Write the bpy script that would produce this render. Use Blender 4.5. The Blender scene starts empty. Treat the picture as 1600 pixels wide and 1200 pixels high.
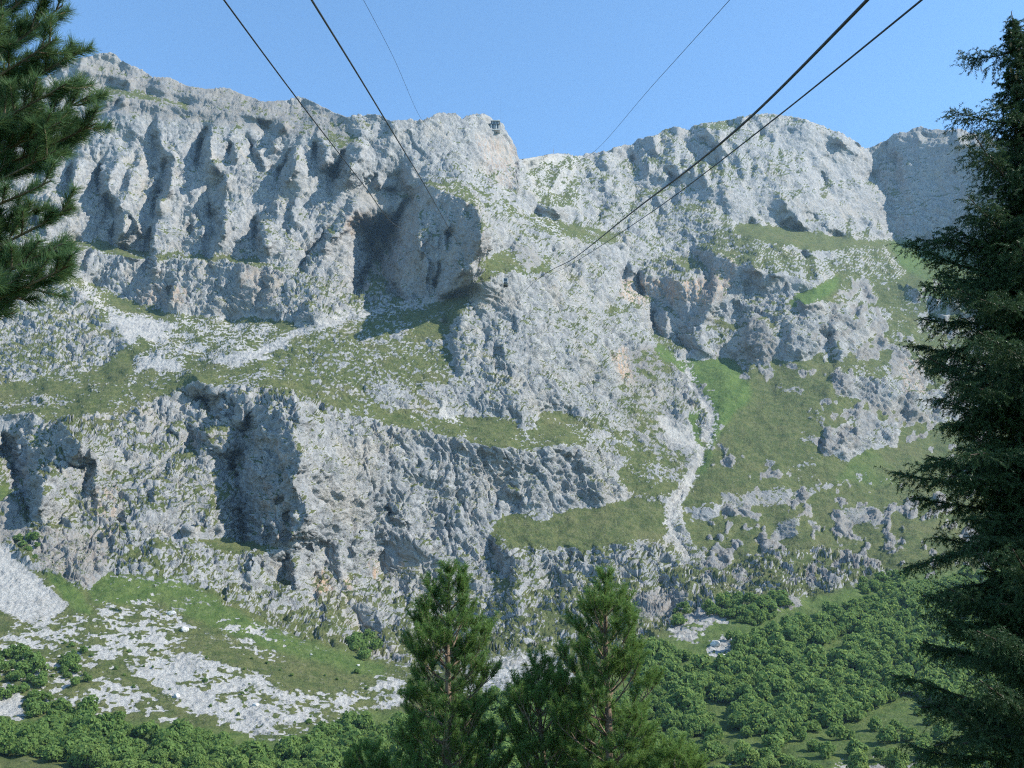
import bpy, math, random
import numpy as np
from math import radians, sin, cos, pi
scene = bpy.context.scene
# ------------------------------------------------------------------ camera, sky, sun, exposure
PITCH = radians(17.0)
F = 1570.0
cam_d = bpy.data.cameras.new('camera'); cam = bpy.data.objects.new('camera', cam_d)
scene.collection.objects.link(cam); scene.camera = cam
cam_d.sensor_width = 36.0; cam_d.lens = 36.0*F/1600.0
cam_d.clip_start = 0.1; cam_d.clip_end = 30000
cam.location = (0, 0, 0); cam.rotation_euler = (pi/2+PITCH, 0, 0)

SUN = np.array((0.80, -0.16, 0.66)); SUN /= np.linalg.norm(SUN)
world = bpy.data.worlds.new('World'); scene.world = world; world.use_nodes = True
wt = world.node_tree; bg = wt.nodes['Background']
sky = wt.nodes.new('ShaderNodeTexSky'); sky.sky_type = 'NISHITA'; sky.sun_disc = False
sky.sun_elevation = math.asin(SUN[2]); sky.sun_rotation = math.atan2(SUN[0], SUN[1])
sky.altitude = 1100; sky.air_density = 1.0; sky.dust_density = 0.0; sky.ozone_density = 2.0
tint = wt.nodes.new('ShaderNodeMix'); tint.data_type = 'RGBA'; tint.blend_type = 'MULTIPLY'; tint.inputs[0].default_value = 1.0
tint.inputs[7].default_value = (0.84, 1.06, 1.14, 1)      # clear mountain air: a little more cyan
wt.links.new(sky.outputs[0], tint.inputs[6]); wt.links.new(tint.outputs[2], bg.inputs[0]); bg.inputs[1].default_value = 0.15
sd = bpy.data.lights.new('sun', 'SUN'); so = bpy.data.objects.new('sun', sd); scene.collection.objects.link(so)
sd.energy = 4.7; sd.angle = radians(0.53); sd.color = (1.0, 0.955, 0.88)
from mathutils import Vector
so.rotation_euler = Vector(SUN).to_track_quat('Z', 'Y').to_euler(); so.location = (300, -100, 500)
scene.view_settings.view_transform = 'Standard'; scene.view_settings.look = 'None'
scene.view_settings.exposure = 0.88; scene.view_settings.gamma = 1.0
scene.cycles.max_bounces = 6; scene.cycles.diffuse_bounces = 1; scene.cycles.glossy_bounces = 1
scene.cycles.transmission_bounces = 3; scene.cycles.volume_bounces = 0; scene.cycles.transparent_max_bounces = 6
scene.cycles.caustics_reflective = False; scene.cycles.caustics_refractive = False
scene.cycles.use_denoising = False; scene.cycles.filter_width = 1.15
COL = scene.collection
SP, CP = sin(PITCH), cos(PITCH)

def ray(x, y):
    """photo direction -> (sideways, up) slope per metre forward"""
    u = (x-800.0)/F; v = (600.0-y)/F
    d = CP - v*SP
    return u/d, (SP+v*CP)/d
def proj(X, Y, Z):
    zc = Y*CP + Z*SP
    return 800+F*X/zc, 600-F*(-Y*SP+Z*CP)/zc

# ------------------------------------------------------------------ helpers
def tag(o, label=None, cat=None, group=None, kind=None):
    if label: o['label'] = label
    if cat: o['category'] = cat
    if group: o['group'] = group
    if kind: o['kind'] = kind
    return o
def mesh_np(name, V, Fq, mat, smooth=False, uv=None):
    """V (n,3), Fq (m,k) same-size faces"""
    V = np.ascontiguousarray(V, dtype=np.float32); Fq = np.ascontiguousarray(Fq, dtype=np.int32)
    k = Fq.shape[1]; m = bpy.data.meshes.new(name)
    m.vertices.add(len(V)); m.vertices.foreach_set('co', V.ravel())
    m.loops.add(Fq.size); m.loops.foreach_set('vertex_index', Fq.ravel())
    m.polygons.add(len(Fq)); m.polygons.foreach_set('loop_start', np.arange(0, Fq.size, k, dtype=np.int32))
    try: m.polygons.foreach_set('loop_total', np.full(len(Fq), k, dtype=np.int32))
    except Exception: pass
    m.update(calc_edges=True)
    if smooth: m.polygons.foreach_set('use_smooth', np.ones(len(Fq), dtype=bool))
    if mat: m.materials.append(mat)
    return m
def link(name, mesh, parent=None, loc=None):
    o = bpy.data.objects.new(name, mesh); COL.objects.link(o)
    if parent: o.parent = parent
    if loc is not None: o.location = loc
    return o
class MB:
    """collects quads/tris of any size, built as ONE mesh object"""
    def __init__(s): s.v = []; s.f = []
    def box(s, c, h, rz=0.0):
        b = len(s.v); cx, cy, cz = c; hx, hy, hz = h
        for sx, sy, sz in ((-1,-1,-1),(1,-1,-1),(1,1,-1),(-1,1,-1),(-1,-1,1),(1,-1,1),(1,1,1),(-1,1,1)):
            x, y = sx*hx, sy*hy
            s.v.append((cx+x*cos(rz)-y*sin(rz), cy+x*sin(rz)+y*cos(rz), cz+sz*hz))
        for f in ((0,3,2,1),(4,5,6,7),(0,1,5,4),(1,2,6,5),(2,3,7,6),(3,0,4,7)): s.f.append(tuple(b+i for i in f))
    def tube(s, pts, rad, n=6, cap=True):
        pts = [Vector(p) for p in pts]; b = len(s.v)
        if not hasattr(rad, '__len__'): rad = [rad]*len(pts)
        for i, p in enumerate(pts):
            d = (pts[min(i+1, len(pts)-1)]-pts[max(i-1, 0)])
            if d.length < 1e-9: d = Vector((0,0,1))
            d.normalize(); a = d.orthogonal().normalized() if abs(d.z) > .95 else d.cross(Vector((0,0,1))).normalized()
            c = d.cross(a)
            for k in range(n):
                t = 2*pi*k/n; q = p+(a*cos(t)+c*sin(t))*rad[i]; s.v.append(tuple(q))
        for i in range(len(pts)-1):
            for k in range(n):
                s.f.append((b+i*n+k, b+i*n+(k+1)%n, b+(i+1)*n+(k+1)%n, b+(i+1)*n+k))
        if cap:
            s.f.append(tuple(b+k for k in range(n))[::-1]); s.f.append(tuple(b+(len(pts)-1)*n+k for k in range(n)))
    def build(s, name, mat, parent=None, smooth=False):
        m = bpy.data.meshes.new(name); m.from_pydata(s.v, [], s.f); m.update()
        if smooth: m.polygons.foreach_set('use_smooth', np.ones(len(s.f), dtype=bool))
        m.materials.append(mat); return link(name, m, parent)

# ------------------------------------------------------------------ noise in numpy
def _hash(i, j, k, s):
    h = (i.astype(np.uint32)*np.uint32(374761393) + j.astype(np.uint32)*np.uint32(668265263)
         + k.astype(np.uint32)*np.uint32(2147483647-58) + np.uint32((s*362437+12345) & 0xffffffff))
    h ^= h >> np.uint32(13); h *= np.uint32(1274126177); h ^= h >> np.uint32(16)
    h *= np.uint32(2246822519); h ^= h >> np.uint32(13)
    return h
def vnoise(x, y, z, s=0):
    """gradient noise, about -1..1"""
    xi = np.floor(x); yi = np.floor(y); zi = np.floor(z)
    fx = (x-xi).astype(np.float32); fy = (y-yi).astype(np.float32); fz = (z-zi).astype(np.float32)
    xi = xi.astype(np.int32); yi = yi.astype(np.int32); zi = zi.astype(np.int32)
    w = [f*f*f*(f*(f*6-15)+10) for f in (fx, fy, fz)]
    out = np.zeros(x.shape, np.float32)
    for a in (0, 1):
        wa = w[0] if a else 1-w[0]
        for b in (0, 1):
            wb = w[1] if b else 1-w[1]
            for c in (0, 1):
                wc = w[2] if c else 1-w[2]
                h = _hash(xi+a, yi+b, zi+c, s)
                gx = (h & np.uint32(1023)).astype(np.float32)/511.5-1
                gy = ((h >> np.uint32(10)) & np.uint32(1023)).astype(np.float32)/511.5-1
                gz = ((h >> np.uint32(20)) & np.uint32(1023)).astype(np.float32)/511.5-1
                out += wa*wb*wc*(gx*(fx-a)+gy*(fy-b)+gz*(fz-c))
    return out*1.5
def worley(x, y, z, s=0):
    """returns a facet height, F2-F1 and a random value per cell"""
    xi = np.floor(x); yi = np.floor(y); zi = np.floor(z)
    fx = (x-xi).astype(np.float32); fy = (y-yi).astype(np.float32); fz = (z-zi).astype(np.float32)
    xi = xi.astype(np.int32); yi = yi.astype(np.int32); zi = zi.astype(np.int32)
    f1 = np.full(x.shape, 9.0, np.float32); f2 = f1.copy(); cid = np.zeros(x.shape, np.float32); til = np.zeros(x.shape, np.float32)
    for a in (-1, 0, 1):
        for b in (-1, 0, 1):
            for c in (-1, 0, 1):
                h = _hash(xi+a, yi+b, zi+c, s)
                ox = a+(h & np.uint32(1023)).astype(np.float32)/1023-fx
                oy = b+((h >> np.uint32(10)) & np.uint32(1023)).astype(np.float32)/1023-fy
                oz = c+((h >> np.uint32(20)) & np.uint32(1023)).astype(np.float32)/1023-fz
                d = ox*ox+oy*oy+oz*oz; near = d < f1
                h2 = h*np.uint32(2654435761)
                tl = ox*(((h2 >> np.uint32(3)) & np.uint32(1023)).astype(np.float32)/511.5-1) \
                   + oz*(((h2 >> np.uint32(13)) & np.uint32(1023)).astype(np.float32)/511.5-1)
                til = np.where(near, tl, til)
                f2 = np.where(near, f1, np.minimum(f2, d)); cid = np.where(near, (h >> np.uint32(8) & np.uint32(255)).astype(np.float32)/255, cid)
                f1 = np.where(near, d, f1)
    f1 = np.sqrt(f1); f2 = np.sqrt(f2)
    return til, f2-f1, cid
def sstep(a, b, x):
    t = np.clip((x-a)/(b-a), 0, 1); return t*t*(3-2*t)
def blur(A, n, it=2):
    for _ in range(it):
        for ax in (0, 1):
            P_ = np.pad(A, [(n+1, n) if i == ax else (0, 0) for i in (0, 1)], mode='edge')
            C = np.cumsum(P_, axis=ax, dtype=np.float64)
            k = 2*n+1; L = A.shape[ax]
            A = ((np.take(C, np.arange(k, k+L), axis=ax)-np.take(C, np.arange(0, L), axis=ax))/k).astype(np.float32)
    return A
TERRAIN_RES = (1640, 820)
ELL = 130.0
EDGE = 30.0
SKYLINE = '''-300,150 0,140 60,125 110,100 125,93 145,90 160,87 172,86 185,92 197,101 215,106 228,115 240,121 262,124 285,132 305,139 325,141
350,140 370,145 385,151 400,156 408,161 425,160 450,157 475,156 490,162 510,173 530,180 545,186 560,182 575,179 590,181 602,187 612,192
625,190 640,188 660,191 672,186 685,179 700,178 715,181 722,187 727,184 735,180 747,178 757,180 765,187 783,196 785,199 790,207 797,220
803,228 806,240 808,251 812,250 830,246 850,243 865,241 880,241 900,244 915,243 930,242 945,239 960,230 975,226 985,228 1000,218 1010,217
1025,212 1040,203 1060,202 1078,204 1085,197 1110,193 1140,188 1165,183 1185,180 1210,180 1235,183 1255,188 1275,195 1300,205 1325,216
1345,230 1350,232 1365,228 1372,225 1385,222 1400,210 1415,208 1430,201 1440,198 1455,204 1465,203 1478,206 1495,205 1510,208 1540,212
1600,225 1700,240 1900,260'''
ANCHORS = [(-250,1300,300),(300,1300,300),(800,1300,300),(1300,1300,290),(1850,1300,280),(-250,1180,360),(0,1180,370),(300,1150,440),
(500,1140,480),(800,1150,450),(1200,1180,385),(1500,1150,410),(1850,1150,400),(200,1050,540),(450,1010,660),(0,880,640),(-250,880,640),(280,905,660),
(600,1035,690),(800,1010,720),(1100,960,740),(1350,910,820),(1600,950,700),(1850,900,700),(450,620,840),(0,680,800),(-250,680,800),
(750,690,900),(1000,790,890),(400,850,720),(300,500,1080),(0,590,900),(650,470,1160),(230,440,1220),(50,400,1200),(-250,400,1250),(200,250,1330),(-250,150,1400),
(450,170,1430),(780,200,1400),(130,90,1480),(680,260,1340),(800,440,1130),(900,590,1010),(690,340,1240),(840,360,1300),(1060,540,1300),
(1030,500,1310),(1100,650,1130),(1080,750,1020),(1060,850,900),(1250,600,1150),(1330,440,1420),(1300,750,1030),(1200,870,860),(1050,385,1560),
(1200,200,1850),(1300,350,1650),(870,245,1850),(900,370,1500),(1395,330,2050),(1490,330,1830),(1395,215,2250),(1500,215,2020),(1850,250,1450),(1850,400,1350),(1450,400,1750),(1600,500,1500),(1850,500,1500),
(1600,800,1080)]
PAINT = r'''
# ---- broad facings
A('-300,60 -300,400 430,420 560,300 620,190 640,60', f=14, s=70, r=.8)
A('560,170 830,170 835,350 700,285 600,300', f=13, s=74, r=.72)
A('810,230 1400,150 1400,400 1080,400 940,420 830,350', f=16, s=58, r=.8)
A('1345,220 1400,190 1900,190 1900,400 1480,400 1390,375 1372,320', f=-52, s=76, r=.95, wl=.4)
A('1420,270 1460,260 1480,320 1440,350', f=-18, s=68, r=.75)
L('1400,215 1440,205 1500,212 1560,220', 30, f=10, s=55, br=.5, r=.9)
A('-300,440 90,440 180,510 190,540 160,570 60,590 -300,600', f=24, s=60, r=.7)
A('440,610 720,660 1000,700 1060,760 830,830 500,840 470,760', f=16, s=63, r=1.0)
A('700,440 880,440 1010,480 1020,560 1080,640 960,700 830,680 720,650 705,560', f=20, s=62, r=.9)
A('190,850 800,850 1400,900 1200,960 800,1060 600,1030 400,970 280,905', f=2, s=76, r=1.0)
A('490,850 800,830 800,1010 600,1020 500,1000', f=-18, s=80, r=.9)
A('820,850 1010,845 1180,900 1200,950 1000,1000 820,1040', f=-10, s=76)
A('1160,360 1300,390 1400,400 1500,470 1270,470 1150,430', f=12, s=46, r=.8, g=.25)
# ---- upper left mountain
A('125,90 400,150 540,180 560,230 500,215 350,200 230,185 130,180', g=.46, br=.7, s=55, f=0)
L('130,118 180,128 260,150 350,165', 9, s=78, f=-25, g=.1)
L('130,160 200,165 300,180 400,190', 10, s=78, f=-20, g=.1)
L('140,140 220,147 300,165', 9, g=.8, s=42)
L('120,180 220,190 330,195 420,215', 16, g=.5)
L('160,263 160,293 180,320 193,347 177,387', 15, **SH)
L('197,327 210,343 223,373', 9, **SH)
L('263,257 262,287 253,313 243,347', 18, **SH)
L('240,355 232,395', 11, **SH)
L('327,203 320,237 312,258 345,262', 16, **SH)
L('353,277 337,310 345,330 343,357 327,405', 21, **SH)
L('247,183 243,207 253,240 273,243', 10, **SH)
L('363,230 366,255', 11, **SH)
L('385,213 400,237 413,270', 13, **SH)
L('400,340 413,370 417,407', 13, **SH)
L('403,192 425,200 450,200', 16, **SH)
L('120,250 110,300', 12, **SH)
L('60,330 70,370', 12, **SH)
L('467,233 453,260 433,300', 17, **SH)
L('507,223 503,265', 20, **SH)
L('560,228 540,262 517,312', 24, **SH)
L('557,303 533,350 500,393 467,430', 15, **SH)
L('407,367 417,410', 13, **SH)
L('470,300 455,330 450,370', 12, **SH2)
L('430,320 425,350', 12, **SH2)
L('640,290 632,262', 14, **SH2)
L('613,207 610,195', 12, **SH)
L('728,183 731,203', 9, **SH)
L('728,240 738,282', 6, **SH)
L('775,290 778,270', 5, **SH2)
A('715,178 740,178 740,205 720,210', f=5, s=60, g=.4)
A('740,210 800,225 806,260 800,300 770,290 745,240', st=.38)
A('540,337 577,335 577,362 540,368', br=.6, st=.6)
A('505,213 560,213 565,228 520,232', g=.8, s=45)
A('610,305 650,295 655,310 620,325', g=.8, s=42)
A('560,290 620,300 640,325 600,345 560,330 545,310', g=.3, s=52, f=14, br=.3)
# ---- grass shelf across the wall
L('60,388 130,382 200,395 240,400', 12, s=30, g=1, r=.4)
L('240,398 300,403 400,410 450,420', 7, s=30, g=.9)
A('80,395 450,420 450,480 240,485 110,430', f=10, s=68, r=.9)
L('243,405 238,440', 10, **SH)
L('420,430 412,455', 13, **SH)
L('380,425 375,445', 9, **SH2)
L('215,465 232,450 240,440', 10, **SH2)
L('265,450 275,475', 10, **SH2)
A('225,445 300,450 290,480 215,478', st=.5, br=.3)
A('375,415 440,425 430,480 370,470', st=.25, br=.4)
A('442,463 492,440 482,490 465,505 447,500', **SH2)
A('470,425 560,390 590,430 580,475 510,500 480,500 490,460', f=18, s=66)
L('540,475 500,440', 7, **SH2)
L('575,410 560,450 540,482', 9, **SH2)
# ---- the great shaded wall
A('668,283 715,288 745,305 752,340 758,380 755,412 735,442 705,465 640,472 600,465 572,462 560,450 575,410 592,370 612,335 640,308 655,293', soft=1, s=84, f=-58, r=.55, st=.2, wl=.8)
A('575,350 615,343 598,385 582,412 573,400', s=80, f=-36, wl=1)
A('565,465 580,440 600,440 610,470', f=14, s=66)
A('660,280 700,278 780,300 850,350 850,365 760,325 700,300', g=.5, s=50, f=20)
A('760,330 850,360 870,430 810,425 765,420 760,380', f=26, s=56, r=.8)
L('775,345 800,345 830,352', 9, **SH2)
L('800,380 820,385', 9, **SH2)
A('750,395 800,390 860,395 870,430 830,438 800,425 770,440 745,445 720,455 735,430', g=.75, s=42)
A('800,385 835,385 850,405 845,425 815,420', br=.5, g=.4, s=60)
L('815,432 845,428', 12, **SH)
L('878,405 882,440', 8, **SH)
A('880,400 975,380 975,450 900,440 885,430', f=-8, s=62)
# ---- high grass shelf and hollow
A("""-300,560 -300,690 0,682 45,648 65,645 70,660 95,655 150,650 200,640 260,605 330,602 440,605 490,625 540,645 600,665 700,680 760,700
850,700 920,690 905,660 845,640 845,675 815,672 800,660 730,650 720,600 705,560 700,510 722,490 745,452 735,450 690,468 640,472 570,483 520,500 480,512 445,505
400,492 340,498 240,485 210,475 150,445 100,432 90,440 120,450 180,510 195,540 160,572 110,582 50,590 0,600""", soft=2, s=33, f=12, g=.93, r=.22)
A('240,488 420,500 450,520 330,550 260,570 210,560 215,520', s=34, f=10)
A('420,540 560,505 700,500 712,560 722,650 640,660 520,630 440,600', g=.50, s=40, r=.6)
A('560,600 720,600 800,660 700,650 600,640', g=.28, s=50, r=.7)
A('620,500 700,480 705,520 640,530', g=.85)
A('165,478 195,495 250,500 272,512 240,530 215,522 205,542 185,512', sc=.95, g=.1, s=33)
L('110,440 150,465 185,495', 10, sc=.6)
A('215,555 290,568 280,582 215,578', sc=.8, g=.2)
A('330,558 400,543 470,513 560,487 690,470 560,500 480,523 430,547 380,570 335,570', sc=.66, g=.35)
A('260,498 400,500 440,520 380,545 290,560 240,545', sc=.5)
L('240,545 215,575 195,600', 6, sc=.7)
A('430,540 540,530 600,510 640,520 600,560 520,570', g=.40)
L('-60,625 30,625 70,628 105,637', 3, s=60, f=-50, g=0, br=.9)
L('690,643 722,662', 6, sc=.9, pa=.6)
A('160,600 240,585 330,590 220,640 100,650', g=.75)
A('-300,640 0,650 60,645 55,700 0,680 -300,700', f=24, s=58, g=.2)
A('690,500 745,462 755,482 725,505 705,540 700,520', **SH2)
L('650,545 690,530', 9, **SH2)
L('705,535 716,560 712,590', 12, **SH2)
# ---- central tower
A('740,450 800,430 830,440 830,560 790,600 730,600 712,560 720,500', f=14, s=60, r=.9, g=.18)
A('880,450 905,450 930,480 925,600 880,600 850,540 865,490', f=26, s=68, r=.65)
L('880,455 862,490 848,505', 11, **SH2)
L('845,440 830,470 850,510', 14, g=.35)
L('722,592 750,590 790,588', 9, s=86, f=-40)
L('725,622 750,632 810,634', 11, s=86, f=-40)
L('775,545 800,560', 8, **SH2)
L('811,638 813,670', 9, **SH)
L('920,510 930,535 945,560', 8, **SH2)
A('910,430 970,400 985,455 1010,485 1015,540 960,560 935,500 905,450', f=6, s=68, g=.12)
A('920,485 960,480 990,490 960,500', g=.7, s=45)
A('965,455 1000,460 1030,470 1000,478 975,475', st=.9, pa=.3)
A('975,540 985,560 990,600 960,600 955,560', st=.8)
A('980,555 1030,535 1055,575 1050,600 1010,600 985,600', g=.6, br=.8, s=50, f=10)
A('1010,590 1050,585 1080,620 1090,640 1060,640 1020,615', f=14, s=58, br=.3)
A('850,640 960,650 1050,690 1080,740 1050,770 1000,740 940,700 870,690', g=.52, s=46, f=14)
A('960,600 1000,600 1050,640 1085,690 1075,740 1040,745 1000,690 960,650', g=.55, s=44, br=.35)
A('1032,648 1060,665 1092,697 1085,708 1055,690 1035,670', sc=.9, pa=.9, g=.0)
A('700,655 760,690 850,695 905,690 905,650 845,640 845,675 815,672', g=.9, s=34)
A('1000,700 1050,735 1065,760 1040,775 985,775 955,745', g=.8, s=40)
# ---- shaded cirque on the right
A('1016,485 1016,530 1060,545 1092,556 1100,520 1110,490 1130,462 1156,440 1153,400 1150,378 1110,382 1085,395 1065,435 1040,430 990,422 985,395 975,410 968,450 985,468 1040,474', soft=1, s=84, f=-50, r=.8, wl=1)
A('970,440 1060,438 1110,440 1110,475 1040,468 980,470', st=.85)
A('1110,420 1150,400 1150,450 1115,475', st=.6)
A('975,385 1050,380 1080,400 1060,425 990,415', f=4, s=56)
A('1050,402 1082,393 1083,425 1060,422', g=.9, s=35)
A('1150,350 1125,345 1120,375 1150,380', s=60, f=-50, g=.3)
A('1150,445 1165,424 1230,437 1276,447 1268,456 1240,462 1170,455', **SH)
A('1100,380 1300,385 1310,420 1290,440 1160,420', f=18, s=48, g=.35, r=.8)
# ---- grassy saddle and high meadows
A('830,330 870,342 900,352 945,358 965,380 930,385 900,372 860,368 835,352', g=.9, s=34)
L('838,338 860,352 880,370', 6, sc=.7, pa=.5)
A('820,260 900,250 910,330 840,330', g=.45, s=42, f=14, pa=.4)
A('810,246 920,242 900,262 820,262', pa=.7, g=.3)
L('905,262 890,300 880,330', 22, g=.5)
L('960,300 940,345', 16, **SH2)
L('985,290 1000,260', 12, g=.4)
L('895,262 870,300', 12, **SH2)
L('1135,270 1125,310 1130,320 1190,320', 12, **SH2)
L('1165,250 1180,250', 12, **SH2)
L('1000,305 1050,290 1090,300', 9, g=.6, s=45)
L('1055,330 1080,325 1110,290', 9, g=.6, s=45)
A('1075,195 1160,185 1150,205 1090,210', g=.5, s=45)
A('1060,325 1110,330 1120,380 1060,395 1010,350', f=-6, s=62)
L('1280,210 1330,245 1345,270', 16, s=66, f=-20)
L('1275,185 1350,240 1365,290 1385,350', 10, f=16)
A('1165,200 1280,205 1340,280 1370,370 1250,350 1140,330 1120,260', f=20, s=60, r=.7)
A("""1150,345 1190,350 1230,355 1300,368 1390,377 1500,385 1620,400 1900,400 1900,470 1620,470 1480,470 1400,445 1350,430 1330,400 1270,392 1200,378 1150,368""", g=.92, s=32, f=8, r=.3)
A('1300,390 1380,385 1420,420 1400,440 1330,430', g=.3, s=48, r=.8)
A('1390,378 1420,376 1500,398 1500,450 1450,440 1405,415', lu=.6, g=1)
A("""1270,460 1310,432 1340,425 1400,442 1500,475 1620,480 1900,480 1900,640 1620,640 1400,600 1290,580 1290,545 1320,500 1285,485""", g=.70, s=44, f=4, r=.75)
A('1235,468 1280,440 1310,430 1310,450 1270,478 1245,482', g=1, lu=.7, s=36)
A('1440,450 1480,455 1480,475 1440,470', lu=.5)
A('1430,420 1520,400 1560,430 1480,470', lu=.3)
# ---- crags on the right
A('1100,500 1160,500 1240,480 1290,560 1200,600 1150,560 1100,560', g=.55, s=48)
A('1120,470 1165,455 1190,470 1180,500 1120,500', f=6, s=60)
A('1235,500 1260,485 1282,500 1286,545 1240,562 1222,545', f=26, s=66, g=.05, p=10)
A('1232,505 1215,550 1165,606 1176,616 1200,592 1226,566 1240,540', s=82, f=-48)
A('1200,470 1235,463 1247,488 1225,510 1195,502', g=.1, f=10, s=58, p=6)
A('1320,480 1345,455 1352,480 1392,488 1380,510 1330,542 1300,545 1288,515', g=.25, s=62, p=6)
A('1290,530 1302,546 1322,522 1310,515', **SH)
L('1345,470 1335,500', 10, **SH2)
L('1315,545 1295,572', 14, **SH2)
A('1165,505 1185,490 1218,555 1190,572 1165,545', br=.9, g=.4, s=58, f=-5, p=6)
A('1118,548 1165,512 1172,545 1140,562', s=72, f=-46, g=.5)
A('1122,592 1155,556 1178,585 1172,602 1125,603', g=.05, f=14, s=62, p=8)
A('1098,600 1118,592 1125,612 1155,612 1155,628 1110,632 1098,618', g=.05, f=0, s=62, p=5)
A('1290,588 1302,582 1330,600 1320,618 1300,632 1290,610', g=.05, br=.7, s=72, f=-44, p=7)
A('1395,630 1425,630 1436,668 1396,664', s=80, f=-44, br=.4, g=0)
A('1350,600 1385,625 1390,655 1365,640 1345,615', br=.4, s=72, g=.1, f=-14)
A('1400,560 1440,560 1450,620 1410,620', st=.5, s=64, g=.3)
# ---- gully
A('1080,745 1120,690 1150,600 1215,560 1260,600 1160,680 1110,760', g=.95, s=38, f=-4, r=.2)
A("""1018,533 1060,560 1110,562 1150,560 1172,600 1170,625 1143,655 1120,695 1103,735 1088,740 1108,700 1112,660 1098,625 1078,600 1060,572 1030,556""", g=1, lu=.62, s=34, f=0, r=.15)
L('1072,565 1080,595 1097,625 1112,645 1110,680 1095,712 1080,745 1065,770 1050,795 1044,820 1058,850 1078,872', 8, sc=.72, pa=.2, br=.5, g=.2, s=38, p=-4)
L('1095,640 1080,650 1100,700', 10, g=.8, lu=.6)
L('1150,650 1110,705 1092,745', 10, s=52, f=-46)
# ---- big turf slope on the right
A("""1100,735 1150,655 1205,595 1240,566 1290,562 1310,640 1400,660 1620,650 1900,640 1900,930 1600,940 1440,900 1380,888 1300,880 1200,880 1150,905 1100,872 1070,835 1062,795 1080,755""", g=.97, s=39, f=-6, r=.22)
A('1250,600 1400,640 1420,720 1300,730 1250,680', s=42, g=.86)
A('1287,667 1310,670 1340,648 1372,656 1402,666 1403,696 1350,702 1322,718 1290,706', g=.08, s=68, f=4, p=9, r=.8)
A('1335,645 1360,640 1372,670 1350,672', g=.2, br=.5)
L('1290,668 1284,705', 10, **SH)
L('1380,672 1384,690', 7, **SH2)
L('1320,690 1326,712', 7, **SH2)
A('1240,715 1280,715 1285,745 1225,745', g=.5, s=46)
A('1120,770 1200,760 1290,755 1330,740 1330,755 1240,785 1195,795 1125,792', g=.46, s=60, f=-6, p=4, br=.3)
A('1330,735 1390,740 1400,755 1340,758', g=.6, s=50)
L('1120,780 1123,800', 9, **SH2)
A('1065,790 1095,785 1125,795 1115,812 1085,818', g=.1, s=66, p=5)
L('1064,792 1070,812', 8, **SH)
A('1200,850 1215,815 1247,805 1247,836 1216,858', s=64, f=-46, g=.3, br=.5)
L('1265,815 1275,830', 12, br=.5, g=.4, **SH2)
A('1290,800 1340,790 1400,795 1380,825 1320,825', g=.45, s=55, br=.5)
A('1130,850 1185,865 1190,885 1140,875', g=.35, s=60, f=-30)
A('1340,690 1400,735 1320,730', lu=.3)
A('1330,720 1370,735 1420,760 1300,752', lu=.35)
A('1095,900 1200,865 1250,855 1300,860 1340,870 1385,900 1375,915 1320,915 1240,935 1185,955 1120,950', g=.06, s=70, f=-4, p=6, r=1)
A('1190,905 1184,952 1232,932 1216,902', **SH)
L('1288,868 1290,915', 9, **SH2)
A('1225,870 1270,865 1275,885 1235,890', g=.6)
# ---- green shelf over the lower cliff
A('755,826 800,800 850,812 900,792 960,786 990,776 1040,790 1046,828 1040,845 1000,842 930,858 880,865 850,858 800,850', soft=3, g=1, s=37, f=2, r=.2)
# ---- lower cliff
A("""373,680 413,640 417,620 437,633 443,620 467,627 470,643 462,683 473,710 464,760 483,787 480,817 450,847 420,853 410,858 387,855 367,843 370,807 380,777 362,767 372,750 353,730 373,703""", s=84, f=-48, r=.85, wl=1)
A('300,623 320,618 350,627 370,627 410,633 413,650 373,667 347,663 347,650 310,637', **SH)
A('297,653 310,673 370,693 367,705 310,710 293,703', **SH2)
L('253,677 290,684', 11, **SH2)
A('410,740 450,780 460,830 430,840 410,800', st=.45)
L('420,680 440,700 450,720', 8, st=.6)
A('0,677 33,690 57,700 57,690 90,667 97,657 110,657 113,677 133,697 173,703 187,717 127,712 83,735 73,757 68,800 53,832 43,800 20,760 17,720 0,710', s=84, f=-50, r=.85, wl=1)
L('150,738 133,778', 14, **SH2)
L('88,815 112,828', 12, **SH2)
L('193,803 199,832', 10, **SH)
L('275,835 295,838', 16, **SH2)
L('240,770 225,800', 7, **SH2)
L('300,740 330,760', 8, **SH2)
A('145,770 190,760 195,830 170,870 140,850', st=.45)
A('40,840 180,840 165,890 140,925 60,885', br=.45, st=.2)
A('-300,770 0,768 25,785 45,830 40,860 0,850 -300,850', br=.6, g=.35, s=55, f=0)
A('-300,740 0,755 25,770 0,785 -300,790', g=.9, lu=.4, s=40)
L('270,843 340,850 410,856 440,852', 11, s=28, g=1, r=.3)
L('385,857 415,862', 10, s=20, g=1)
L('62,655 55,695', 7, g=1, lu=.5)
L('775,700 776,745', 6, s=80, f=-40)
L('600,720 640,740 690,755', 8, s=78, f=-40)
L('630,700 615,680', 6, **SH2)
L('560,690 540,670', 6, **SH2)
L('790,770 820,790', 10, **SH2)
L('600,795 640,820', 12, **SH2)
L('735,630 700,640', 4, g=.5)
A('480,640 560,660 560,720 500,720', g=.25)
A('600,680 700,700 760,700 700,730 620,710', g=.25)
L('510,720 490,760', 9, **SH2)
L('450,868 452,908', 13, **SH2)
L('392,870 392,930', 7, **SH2)
L('485,850 480,885', 12, **SH2)
A('497,850 530,850 535,900 550,940 592,945 602,990 570,1003 550,985 540,935 515,900', s=84, f=-28, r=.5)
A('590,870 595,907 630,892 680,892 730,882 735,865 690,870 650,850 600,850', s=86, f=-25, r=.5)
A('490,890 515,890 520,925 495,940', st=.9)
A('575,870 592,900 586,915 575,890', st=.9)
L('630,865 632,895', 8, st=.7)
L('540,900 545,940', 8, st=.6)
L('600,905 650,893 720,888 745,900', 10, s=45, f=22)
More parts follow.
